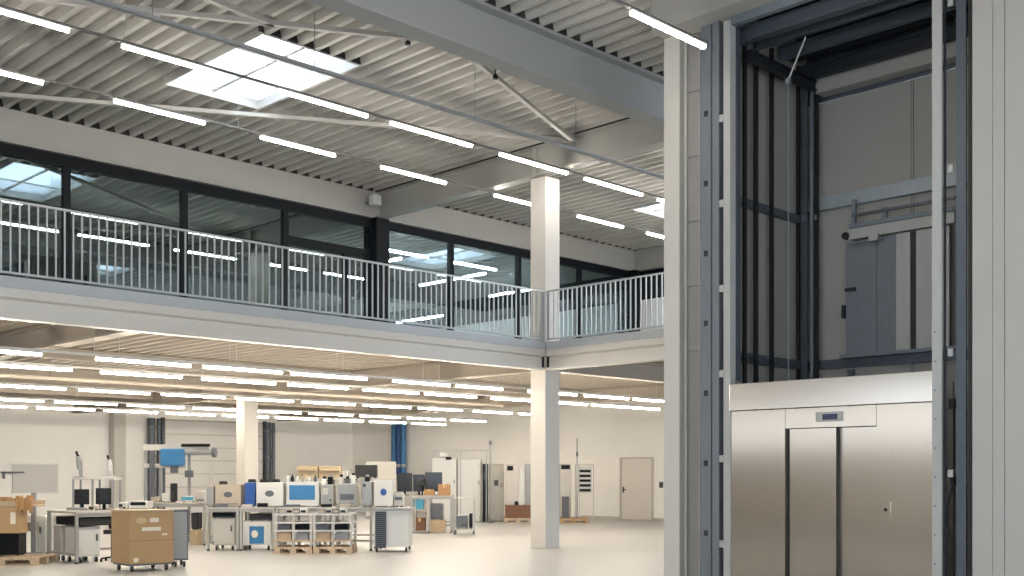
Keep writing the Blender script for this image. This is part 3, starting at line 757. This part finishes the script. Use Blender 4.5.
for k in range(9):
    x = -w/2+.05+k*(w-.12)/9; r = random.random()*.07
    mb.box(x, x+.07, .04+r, .2+r, .03, .14+.06*random.random(), bev=.012)
obj('packed_goods', mb, 'orange', t)['kind'] = 'stuff'
t, w = E('crumpled_cloth', 'orange cloth hanging over the edge of the tray at the left', 'cloth', 14, 30, PZ-.06, .88)
mb = MB()
for k in range(6): mb.box(-w/2+k*w/6, -w/2+(k+1)*w/6, .05+.02*(k % 2), .09+.02*(k % 2), .08*random.random(), .24, bev=.01)
obj('fold', mb, 'orange', t)
cabinet('narrow white cabinet between the left pallet and the first workbench', 36, 44.5, 20.45, .8, .4, 'white')

# --- bench A
BA = 20.3
def at(name, label, cat, x, y, base=0): return thing(name, label, cat, (x, y, base), 0)
_E = E
# these stand square to the building: E is pointed at fixed spots while they are made
def square(x, y, w, fn, *a, **k):
    global E
    E = lambda name, label, cat, pl, pr, z, base=0.0, rot=0, group=None: (thing(name, label, cat, (x+w/2, y, base), 0, group), w)
    r_ = fn(*a, **k); E = _E
    return r_
square(8.24, 19.06, 1.6, bench, 'A', 'workbench behind the brown crate at the left, with black racks under it', 0, 0, 0, .92, 1.25)
square(8.34, 20.0-.08, .5, cabinet, 'pale cabinet standing under the left end of the left workbench', 0, 0, 0, .64, .34, 'offwhite')
square(8.34, 19.22, .42, cabinet, 'white cabinet under the near corner of the left workbench', 0, 0, 0, .64, .55, 'white')
square(8.34, 19.16, 1.1, device, 'rack_unit', 'black rack unit slung under the front of the left workbench', 'rack unit', 0, 0, 0, .66, .15, .45, 'black', 'rubber', slots=0, feet=False)
square(8.34, 19.66, .9, device, 'rack_unit', 'black rack unit slung under the left end of the left workbench', 'rack unit', 0, 0, 0, .66, .15, .5, 'black', 'rubber', slots=0, feet=False)
t, w = E('swivel_stool', 'black stool with a small backrest between cabinet and brown crate', 'stool', 103, 112, BA-.62, 0)
obj('seat', MB().cyl((0, .25, .5), (0, .25, .57), .16, 18), 'rubber', t); obj('stem', MB().cyl((0, .25, .08), (0, .25, .5), .03), 'black', t)
for k in range(5):
    a = k*1.2566; obj('spoke', MB().bar((0, .25, .08), (.2*math.cos(a), .25+.2*math.sin(a), .06), .03, .025).cyl((.2*math.cos(a), .25+.2*math.sin(a), 0), (.2*math.cos(a), .25+.2*math.sin(a), .05), .022, 8), 'black', t)
obj('backrest', MB().box(-.13, .13, .40, .43, .58, .8, bev=.01).box(-.02, .02, .41, .43, .5, .8), 'rubber', t)
t, w = E('instrument_stand', 'open aluminium frame with shelf on the left workbench', 'frame', 71, 113, BA-.1, .92)
for x in (-w/2, -.03, w/2-.03): obj('upright', MB().box(x, x+.03, .05, .08, 0, .56), 'grey', t); obj('upright', MB().box(x, x+.03, .4, .43, 0, .56), 'grey', t)
obj('top_shelf', MB().box(-w/2, w/2, .04, .44, .56, .59), 'offwhite', t)
monitor('dark monitor in the left bay of the aluminium frame', 73, 88, BA+.05, .92, .38)
monitor('dark monitor in the right bay of the aluminium frame', 95, 110, BA+.05, .92, .40)
def scope(label, px, z, base, s, m, rot=0):
    t, w = E('microscope', label, 'microscope', px-5, px+5, z, base, rot)
    obj('foot', MB().box(-.08*s, .08*s, 0, .22*s, 0, .03, bev=.008), m, t)
    obj('arm', MB().prism([(.16*s, .03), (.21*s, .03), (.2*s, .3*s), (.08*s, .42*s), (.05*s, .38*s), (.14*s, .26*s)], 'X', -.03*s, .03*s), m, t)
    obj('tube', MB().cyl((0, .08*s, .16*s), (0, .04*s, .40*s), .035*s, 12), m, t)
    obj('eyepiece', MB().cyl((0, .04*s, .40*s), (0, -.03*s, .48*s), .022*s, 10), 'black', t)
scope('grey stereo microscope on top of the aluminium frame, left end', 77, BA+.0, 1.511, 1.0, 'grey')
scope('white small microscope on top of the aluminium frame, right end', 108, BA+.0, 1.511, .85, 'white')
device('keyboard_unit', 'flat dark keyboard in front of the aluminium frame', 'keyboard', 66, 84, BA-.3, .92, .05, .14, 'grey', None, feet=False)
device('meter', 'small beige meter at the front of the left workbench', 'meter', 88, 97, BA-.3, .92, .08, .12, 'beige', 'offwhite', (.1, .6, .3, .8, 'screen_dark'))
device('switch_box', 'small white switch box on the left workbench, right of the frame', 'box', 118, 127, BA-.15, .92, .14, .2, 'white', 'offwhite', (.1, .5, .4, .8, 'screen_dark'), 1)
device('amplifier', 'flat device with black top and white front above the brown crate', 'amplifier', 129, 147, BA-.1, .92, .16, .35, 'offwhite', 'white', (.08, .92, .55, .9, 'black'))

# --- bench B (behind the crate) with the gantry machine
BB = 24.3
bench('B', 'workbench carrying the blue-boxed gantry machine, behind the brown crate', 134, 205, BB, .95, .9)
carton('small carton under the workbench right of the brown crate', 190, 203, BB+.1, 0, .33, .4, 'brown2')
device('computer_tower', 'black computer tower on the carton under the gantry workbench', 'computer', 191, 198, BB+.14, .333, .38, .35, 'black', 'rubber')
t, w = E('gantry_machine', 'tall machine frame with roller bar and blue motor box', 'machine', 141, 212, BB+.95, 0)
for x in (-w/2, -w/2+.35, w*.12): obj('upright', MB().box(x, x+.06, .2, .26, 0, 2.25), 'grey', t)
obj('upright', MB().box(w/2-.12, w/2-.06, .2, .26, 0, 1.8), 'offwhite', t)
obj('cross_beam', MB().box(-w/2, w/2-.1, .12, .19, 2.12, 2.26), 'offwhite', t)
obj('cross_beam', MB().box(-w/2, w*.1, .14, .19, 1.72, 1.82), 'offwhite', t)
obj('roller_bar', MB().cyl((.05, .05, 2.08), (w/2+.0, .05, 2.08), .07, 16), 'grey', t)
obj('roller_bar', MB().cyl((.1, .05, 2.24), (w/2-.06, .05, 2.24), .035, 12), 'black', t)
obj('roller_end', MB().cyl((w/2+.0, .05, 2.08), (w/2+.08, .05, 2.08), .12, 16), 'darkgrey', t)
mx = (173-176.5)*25/F
obj('motor_box', MB().box(mx-.27, mx+.27, -.12, .1, 1.76, 2.16, bev=.05), 'blue', t)
obj('motor_neck', MB().box(mx-.05, mx+.1, -.05, .08, 1.6, 1.76), 'darkgrey', t)
obj('sensor_head', MB().box(mx+.28, mx+.46, -.06, .06, 1.5, 1.66, bev=.02), 'darkgrey', t)
obj('drag_chain', MB().box(-w/2+.16, -w/2+.26, .1, .19, .95, 2.1), 'darkgrey', t)
for k, (a, b, h, m, lab) in enumerate(((152, 162, .12, 'beige', 'low beige parts box on the gantry workbench'), (163, 172, .2, 'white', 'white upright unit under the gantry machine'))):
    device('parts_box', lab, 'box', a-1.5, b-2, BB+.15, .95, h, .3, m, m)
device('stacked_meter', 'small black stacked meter under the blue motor box', 'meter', 170, 175, BB+.12, .95, .42, .2, 'black', 'rubber', (.15, .85, .6, .9, 'screen_dark'))
device('touch_panel', 'small teal-screened panel on the gantry workbench', 'panel', 181, 194, BB+.1, .95, .14, .2, 'white', 'white', (.05, .95, .35, .85, 'teal'))
device('printer', 'white printer at the right end of the gantry workbench', 'printer', 195, 205, BB+.15, .95, .25, .35, 'white', 'offwhite', slots=2)

# --- bench row C
BC = 22.6
bench('C1', 'workbench with a white chest under it, left unit of the central row', 206.5, 238.5, BC, .90, .8)
bench('C2', 'workbench above a white box with blue label, second unit of the central row', 239.5, 274.5, BC, .90, .8)
bench('C3', 'long workbench behind the slatted pallet racks, right unit of the central row', 275.5, 372, BC, .90, .8, mid=.5)
cabinet('white chest with dark lid gap under the left central workbench', 213, 235, BC+.1, .66, .6, 'offwhite', vent=None)
device('server_unit', 'dark flat server above the white chest under the central row', 'server', 212, 235, BC+.15, .662, .13, .5, 'darkgrey', 'black', slots=1)
t = cabinet('white wheeled box with a large blue label under the second central workbench', 241, 271, BC+.1, .60, .6, 'white', door=False)
w = 30*BC/F
obj('blue_label', MB().box(-.14, .16, .012, .019, .14, .5), 'blue', t)
obj('emblem', MB().prism([(-.03+.07*math.cos(a/14*6.283), .34+.08*math.sin(a/14*6.283)) for a in range(14)], 'Y', .007, .0115), 'paper', t)
device('server_unit', 'black slim device on the box with the blue label', 'server', 250, 272, BC+.15, .602, .15, .45, 'black', 'rubber', slots=1)
device('bench_oven', 'beige bench oven with round window on the left central workbench', 'oven', 215, 241, BC+.15, .90, .46, .5, 'beige', 'beige', None, 0, 1, 'darkgrey')
device('side_unit', 'narrow grey unit left of the beige bench oven', 'unit', 206, 213.5, BC+.15, .90, .44, .4, 'beige', 'grey')
t = device('blue_cabinet', 'upright blue instrument box on the second central workbench', 'box', 244.5, 255, BC+.1, .90, .50, .45, 'deepblue', 'deepblue')
device('instrument', 'white instrument with dark oval emblem beside the upright blue box', 'instrument', 256, 283, BC+.1, .90, .50, .5, 'white', 'white', None, 0, 0, 'darkgrey')
device('keyboard_unit', 'dark keyboard in front of the blue-screened machine', 'keyboard', 283, 299, BC+.0, .90, .05, .14, 'darkgrey', None, feet=False)
t = device('control_terminal', 'machine with a wide blue screen on the central row', 'terminal', 286, 319, BC+.16, .90, .52, .45, 'white', 'white', (.1, .88, .28, .86, 'blue'))
device('power_supply', 'pale power supply right of the blue-screened machine', 'power supply', 321, 333, BC+.15, .90, .46, .4, 'offwhite', 'grey', (.15, .6, .55, .85, 'offwhite'), 1)
device('bench_oven', 'grey open-fronted oven with dark slots on the right central workbench', 'oven', 337, 357, BC+.15, .90, .48, .5, 'offwhite', 'grey', (.15, .85, .3, .55, 'darkgrey'), 0, 1)
device('control_tower', 'narrow grey control tower on the right end of the central row', 'tower', 362, 371.5, BC-.05, .90, .52, .4, 'grey', 'grey', (.1, .4, .8, .92, 'screen_dark'))
# row of small things on top of the instruments
tops = ((222, .46), (251, .5), (263, .5), (275, .5))
for px, h in tops:
    t, w = E('spool', 'dark cable coil lying on top of the %s' % {222: 'beige bench oven', 251: 'upright blue box', 263: 'white instrument, left', 275: 'white instrument, right'}[px], 'coil', px-4.5, px+4.5, BC+.2, .90+h)
    for r_ in range(3):
        pts = [(.08*math.cos(a/14*6.283)*(1-.1*r_), .1+.08*math.sin(a/14*6.283), .018+.02*r_) for a in range(15)]
        obj('loop', MB().tube(pts, .014, 6), 'rubber', t)
for k, px in enumerate((288, 292, 297, 302, 309, 315)):
    m = ['white', 'black', 'offwhite', 'beige', 'white', 'darkgrey'][k]
    t, w = E('bottle', ORD[k]+' from the left of the small bottles on the blue-screened machine', 'bottle', px-2, px+2, BC+.2, 1.42, group='bottles on the blue-screened machine')
    obj('flask', MB().lathe([(.001, 0), (.032, 0), (.034, .09), (.014, .12), (.014, .13)], 0, .04), m, t); obj('cap', MB().cyl((0, .04, .13), (0, .04, .15), .017, 10), 'black', t)
for k, (px, bh, hh, m) in enumerate(((324, .46, .12, 'white'), (330, .46, .16, 'black'), (341, .48, .14, 'offwhite'), (347, .48, .1, 'darkgrey'), (353, .48, .17, 'white'), (367, .52, .1, 'black'))):
    t, w = E('sample_head', 'small %s head with round cap on the %s, %s' % ({'offwhite': 'pale', 'darkgrey': 'grey'}.get(m, m), {0: 'pale power supply', 1: 'pale power supply', 2: 'grey oven', 3: 'grey oven', 4: 'grey oven', 5: 'narrow grey control tower'}[k], ['left', 'right', 'left end', 'middle', 'right end', 'top'][k]), 'sample head', px-2.3, px+2.3, BC+.2, .901+bh)
    obj('body', MB().box(-w/2, w/2, 0, .12, 0, hh, bev=.012), m, t); obj('cap', MB().cyl((0, .06, hh), (0, .06, hh+.05), .035, 12), 'black' if m != 'black' else 'grey', t)
    obj('hose', MB().tube([(w/2-.01, .06, .05), (w/2+.03, .02, .1), (w/2+.035, .0, .04), (w/2+.03, -.02, .02)], .008, 6), 'cable', t)
for k, (px, base, h, m) in enumerate(((221, 0, .07, 'darkgrey'), (247, 0, .06, 'offwhite'), (262, 0, .08, 'black'), (326, 0, .06, 'black'), (345, 0, .07, 'beige'), (382, 0, .06, 'darkgrey'))):
    device('hand_tool_box', 'small %s box on the central row, %s' % ({'darkgrey': 'dark grey', 'offwhite': 'pale'}.get(m, m), ['before the beige oven', 'before the blue box', 'before the white instrument', 'before the power supply', 'before the grey oven', 'before the large white instrument'][k]), 'box', px-5, px+5, BC-.0, .90, h, .085, m, None, feet=False)
# far side of the central row (second line of benches)
BD = 24.9
bench('D', 'second line of workbench behind the central row, with open wooden crates', 284, 392, BD, .95, .7, mid=.5)
# raised shelf
t, w = E('shelf_rack', 'pale rack shelf above the rear workbench line carrying crates and bottles', 'rack', 286, 376, BD+.1, .95)
for x in (-w/2, 0, w/2-.04): obj('upright', MB().box(x, x+.04, .3, .34, 0, .5), 'offwhite', t)
obj('shelf_board', MB().box(-w/2, w/2, .0, .36, .5, .53), 'offwhite', t)
SH = 1.481
for k, (a, b, lab) in enumerate(((297, 318, 'left of the two open wooden crates above the central row'), (319, 340, 'right of the two open wooden crates above the central row'))):
    carton(lab, a, b, BD+.12, SH, .28, .3, 'brown2', opened=True)
for k, px in enumerate((343, 347, 351)):
    t, w = E('bottle', ['left', 'middle', 'right'][k]+' of the three white bottles beside the wooden crates', 'bottle', px-2, px+2, BD+.15, SH, group='bottles beside the wooden crates')
    obj('flask', MB().lathe([(.001, 0), (.035, 0), (.036, .12), (.014, .16), (.014, .17)], 0, .06), 'white', t); obj('cap', MB().cyl((0, .06, .17), (0, .06, .19), .018, 10), 'darkgrey', t)
device('label_printer', 'black printer on the rack shelf above the grey control tower', 'printer', 355, 376, BD+.1, SH, .3, .3, 'black', 'rubber', slots=1)
device('instrument', 'white cabinet-like instrument behind the central row, right end', 'instrument', 374, 393, BC-.05, .90, .56, .5, 'white', 'white', None, 0, 0, 'deepblue')
device('label_printer', 'small white printer on the right end cabinet beside the blue emblem', 'printer', 394, 403, BC+.0, .90, .28, .35, 'white', 'offwhite', (.1, .9, .5, .75, 'darkgrey'))
# end cabinet
cabinet('large white end cabinet of the central row with black louvred door', 373.5, 409, 22.2, .85, .8, 'white', door=False, vent=(.05, .36, .1, .96))
t, w = E('worktop', 'grey worktop slab lying on the large white end cabinet', 'worktop', 373, 411, 22.15, .851)
obj('slab', MB().box(-w/2, w/2, 0, .82, 0, .045, bev=.008), 'bench', t)
obj('lip', MB().box(-w/2, w/2, -.012, -.001, -.01, .04), 'grey', t)

# slatted pallet racks in front
RZ = 21.7
for a, b, lab in ((274, 312, 'left'), (313, 352, 'right')):
    pallet('wooden pallet under the %s white rack of trays' % lab, a, b, RZ, .7)
    t, w = E('tray_rack', '%s white rack loaded with trays and parts, before the central row' % lab, 'rack', a, b, RZ+.02, .143)
    for x in (-w/2, w/2-.05, -.025): obj('upright', MB().box(x, x+.05, .02, .07, 0, .62), 'offwhite', t); obj('upright', MB().box(x, x+.05, .6, .65, 0, .62), 'offwhite', t)
    for z in (.1, .3, .46, .62): obj('shelf', MB().box(-w/2, w/2, .0, .66, z, z+.03), 'white' if z > .2 else 'wood', t)
    hw = w/2
    items = [('parts_crate', 'pale wooden parts crate', 'crate', 'wood', .131, .15, -hw+.06, -.04), ('parts_tray', 'dark parts tray', 'tray', 'darkgrey', .331, .1, -hw+.07, -.06),
             ('parts_tray', 'black parts tray', 'tray', 'black', .331, .11, .04, hw-.08), ('parts_box', 'grey parts box', 'box', 'grey', .131, .14, .05, hw-.07)]
    for nm, lb, ct, m, z, h, xa, xb in items:
        q, _ = E(nm, '%s on the %s shelf of the %s white rack' % (lb, 'lowest' if z < .2 else 'middle', lab), ct, (a+b)/2, (a+b)/2, RZ+.1, .143+z)
        obj('body', MB().box(xa, xb, 0, .4, 0, .015).box(xa, xb, 0, .015, .015, h).box(xa, xb, .385, .4, .015, h).box(xa, xa+.012, .015, .385, .015, h).box(xb-.012, xb, .015, .385, .015, h), m, q)
        obj('contents', MB().box(xa+.02, xb-.02, .03, .37, .015, h*.8, bev=.01), 'beige' if m != 'black' else 'rubber', q)
    for k in range(4):
        x = -hw+.1+k*(w-.2)/4
        q, _ = E('small_instrument', '%s from the left of the small units on top of the %s white rack' % (ORD[k], lab), 'instrument', (a+b)/2, (a+b)/2, RZ+.1, .143+.651)
        m = ['grey', 'offwhite', 'darkgrey', 'white'][k]
        obj('body', MB().box(x, x+.13, 0, .2, 0, .09+.03*(k % 2), bev=.01), m, q); obj('front', MB().box(x+.015, x+.115, -.006, -.0005, .02, .07), 'screen_dark' if k % 2 else 'beige', q)

# --- bench group E (behind, right)
BE = 29.4
bench('E', 'workbench with two monitors right of the central row', 411, 452, BE, 1.0, .9, mid=.42)
monitor('left dark monitor on the workbench right of the central row', 397, 412, BE+.3, 1.0, .6)
monitor('middle dark monitor on the workbench right of the central row', 413, 424.5, BE+.35, 1.0, .56)
monitor('right wide dark monitor on the workbench right of the central row', 425, 442, BE+.3, 1.0, .62)
t, w = E('task_chair_back', 'black headset stand in front of the wide monitor', 'stand', 418, 426, BE+.1, 1.0)
obj('post', MB().cyl((0, .1, 0), (0, .1, .3), .02), 'black', t); obj('pad', MB().box(-.1, .1, .06, .14, .25, .42, bev=.03), 'rubber', t)
t.name = 'headset_stand'
carton('small orange carton left on the workbench with monitors', 424, 434, BE+.05, 1.0, .16, .2, 'orange')
carton('orange carton with open front at the right of the monitor workbench', 438, 450, BE+.0, 1.0, .3, .2, 'orange')
t, w = E('storage_bin', 'teal storage bin on the carton shelf below the monitors', 'bin', 412.5, 423, BE+.1, .63)
obj('bin', MB().prism([(-.14, 0), (.14, 0), (.16, .28), (-.16, .28)], 'Y', 0, .35), 'teal', t); obj('rim', MB().box(-.17, .17, -.01, .36, .281, .3), 'white', t)
t, w = E('shelf_unit', 'white open shelf unit holding the teal bin', 'shelf', 414.5, 428, BE+.05, 0)
for x in (-w/2, w/2-.03): obj('side', MB().box(x, x+.03, 0, .5, .02, .9), 'offwhite', t)
obj('shelf', MB().box(-w/2+.03, w/2-.03, 0, .5, .6, .625), 'offwhite', t); obj('shelf', MB().box(-w/2+.03, w/2-.03, 0, .5, .02, .05), 'offwhite', t)
carton('brown carton in the bottom of the white shelf unit', 414, 425, BE+.1, .051, .34, .35, 'wood_dark')
device('computer_tower', 'dark grey computer under the monitor workbench', 'computer', 430, 443, BE+.12, .34, .44, .4, 'grey', 'darkgrey', slots=1)
carton('pale wooden box under the grey computer', 430, 445, BE+.1, 0, .338, .45, 'wood')
t, w = E('cart', 'light metal cart on casters at the right end of the benches', 'cart', 453, 475, 28.4, 0)
obj('top', MB().box(-w/2, w/2, 0, .6, .94, .97), 'offwhite', t); obj('tray', MB().box(-w/2+.03, w/2-.03, .03, .57, .13, .15), 'offwhite', t)
for x in (-w/2+.01, w/2-.04):
    for y in (.01, .56): obj('leg', MB().box(x, x+.03, y, y+.03, .1, .94), 'bench_leg', t)
casters(t, w, .6, .05, .04)
device('stacked_meter', 'grey pump unit on the lower tray of the metal cart', 'pump', 456, 468, 28.6, .151, .35, .3, 'grey', 'darkgrey', knobs=2)
device('computer_tower', 'slim dark box on the lower tray of the metal cart', 'computer', 469, 472.5, 28.6, .151, .4, .3, 'darkgrey', 'black')

# --- rear machines near the right wall
t, w = E('overhead_gantry', 'thin overhead rail frame above the white enclosure', 'frame', 430, 487, 35.2, 0)
for x in (-w/2, w/2-.04, .05): obj('upright', MB().box(x, x+.03, 0, .04, 0, 2.3), 'grey', t)
obj('top_rail', MB().box(-w/2, w/2, 0, .04, 2.3, 2.34), 'grey', t)
obj('lamp_head', MB().box(-w/2+.3, -w/2+.55, -.03, .1, 2.12, 2.24, bev=.02), 'white', t); obj('camera_head', MB().box(-w/2+.5, -w/2+.68, -.05, .05, 2.02, 2.12, bev=.02), 'black', t)
cabinet('tall white machine enclosure under the overhead rail, left half', 432, 456.5, 35.8, 2.1, 1.0, 'white', wheels=False)
cabinet('tall white machine enclosure under the overhead rail, right half', 457.5, 481, 35.8, 2.05, 1.0, 'white', wheels=False)
device('control_column', 'tall narrow black control column beside the white enclosure', 'control column', 482.3, 488, 35.6, 0, 1.9, .5, 'darkgrey', 'black', (.2, .8, .72, .85, 'screen_dark'))
cabinet('grey upright cabinet with small screen right of the black control column', 489, 503.5, 36.2, 1.9, .8, 'beige', doorm='offwhite', vent=(.35, .65, .62, .72), wheels=False)
pallet('pallet under the wrapped machines behind the white column', 504, 532, 35.5, 1.1)
t, w = E('open_crate', 'low brown crate on the pallet left of the white column', 'crate', 505, 531, 35.55, .143)
obj('front_board', MB().box(-w/2, w/2, 0, .03, 0, .42), 'wood_dark', t); obj('rear_board', MB().box(-w/2, w/2, .95, .98, 0, .42), 'wood_dark', t); obj('floor_board', MB().box(-w/2, w/2, .03, .95, 0, .02), 'wood_dark', t)
device('press', 'beige machine housing standing in the low brown crate', 'machine', 506, 518, 35.7, .164, 1.72, .5, 'beige', 'offwhite', (.1, .6, .88, .97, 'black'))
device('press', 'white narrow machine housing in the low brown crate', 'machine', 519, 524, 35.75, .164, 1.6, .5, 'white', 'white')
device('motor_unit', 'dark motor unit in the low brown crate, before the machines', 'motor', 514.5, 518.5, 35.59+.02, .164, .52, .07, 'darkgrey', 'black', feet=False)
device('press', 'grey machine housing next to the white column, left side', 'machine', 525, 533, 35.8, .164, 1.75, .5, 'beige', 'grey')
pallet('pallet under the machines right of the white column', 560, 589, 35.3, 1.0, m='brown')
device('press', 'beige machine with black top panel right of the white column', 'machine', 560, 571, 35.5, .143, 1.75, .5, 'beige', 'offwhite', (.1, .9, .9, .98, 'black'))
device('motor_unit', 'brown motor unit below the beige machine right of the column', 'motor', 562, 569, 35.35, .143, .7, .12, 'wood_dark', 'darkgrey', feet=False)
t, w = E('test_rack', 'open white rack holding four black slots near the rear door', 'rack', 575, 594, 35.4, .143)
for x in (-w/2, w/2-.03, -w/2+.12): obj('upright', MB().box(x, x+.03, .05, .08, 0, 1.72), 'offwhite', t)
obj('panel', MB().box(-w/2+.05, w/2-.06, .1, .4, .82, 1.65), 'white', t)
for k in range(5): obj('black_slot', MB().box(-w/2+.14, w/2-.1, .08, .099, .86+.155*k, .94+.155*k), 'black', t)
obj('top_bar', MB().box(-w/2, w/2, .04, .09, 1.7, 1.74), 'offwhite', t)
t, w = E('stand_pole', 'thin vertical signal pole between the column and the black-slotted rack', 'pole', 576, 580, 35.6, .143)
obj('pole', MB().cyl((0, .5, 0), (0, .5, 2.6), .018, 8), 'grey', t); obj('foot', MB().cyl((0, .5, 0), (0, .5, .02), .12, 12), 'darkgrey', t); obj('beacon', MB().cyl((0, .5, 2.0), (0, .5, 2.15), .035, 10), 'darkgrey', t)
t, w = E('stand_pole', 'thin signal pole at the right end of the overhead rail', 'pole', 489, 492, 35.3, 0)
obj('pole', MB().cyl((0, .0, 0), (0, .0, 2.65), .02, 8), 'grey', t); obj('foot', MB().cyl((0, 0, 0), (0, 0, .02), .1, 12), 'darkgrey', t); obj('beacon', MB().cyl((0, 0, 2.5), (0, 0, 2.64), .04, 10), 'darkgrey', t)
t, w = E('partition', 'low beige partition screen standing before the blue pipes', 'partition', 366, 396, 38.5, 0)
obj('panel', MB().box(-w/2, w/2, 0, .05, .1, 2.0), 'offwhite', t); obj('foot', MB().box(-w/2, -w/2+.06, -.2, .25, 0, .1).box(w/2-.06, w/2, -.2, .25, 0, .1), 'grey', t)

# ------------------------------------------------------------------ world, camera
sc = bpy.context.scene
wd = bpy.data.worlds.new('sky'); sc.world = wd; wd.use_nodes = True
bg = wd.node_tree.nodes['Background']; bg.inputs[0].default_value = lin((222, 232, 244)); bg.inputs[1].default_value = 4.0
cam = bpy.data.cameras.new('camera'); co = bpy.data.objects.new('camera', cam); COL.objects.link(co)
co.location = (0, 0, EYE); co.rotation_euler = (math.radians(90), 0, math.radians(-45))
cam.sensor_width = 36; cam.lens = 36*F/1024; cam.shift_y = (HY-288)/1024; cam.clip_end = 200
sc.camera = co
sc.view_settings.view_transform = 'Standard'; sc.view_settings.look = 'None'; sc.view_settings.gamma = 1; sc.view_settings.exposure = 0.82
sc.view_settings.use_curve_mapping = False
sc.cycles.use_denoising = True
sc.cycles.max_bounces = 8; sc.cycles.diffuse_bounces = 5; sc.cycles.transparent_max_bounces = 12
sc.cycles.sample_clamp_indirect = 8
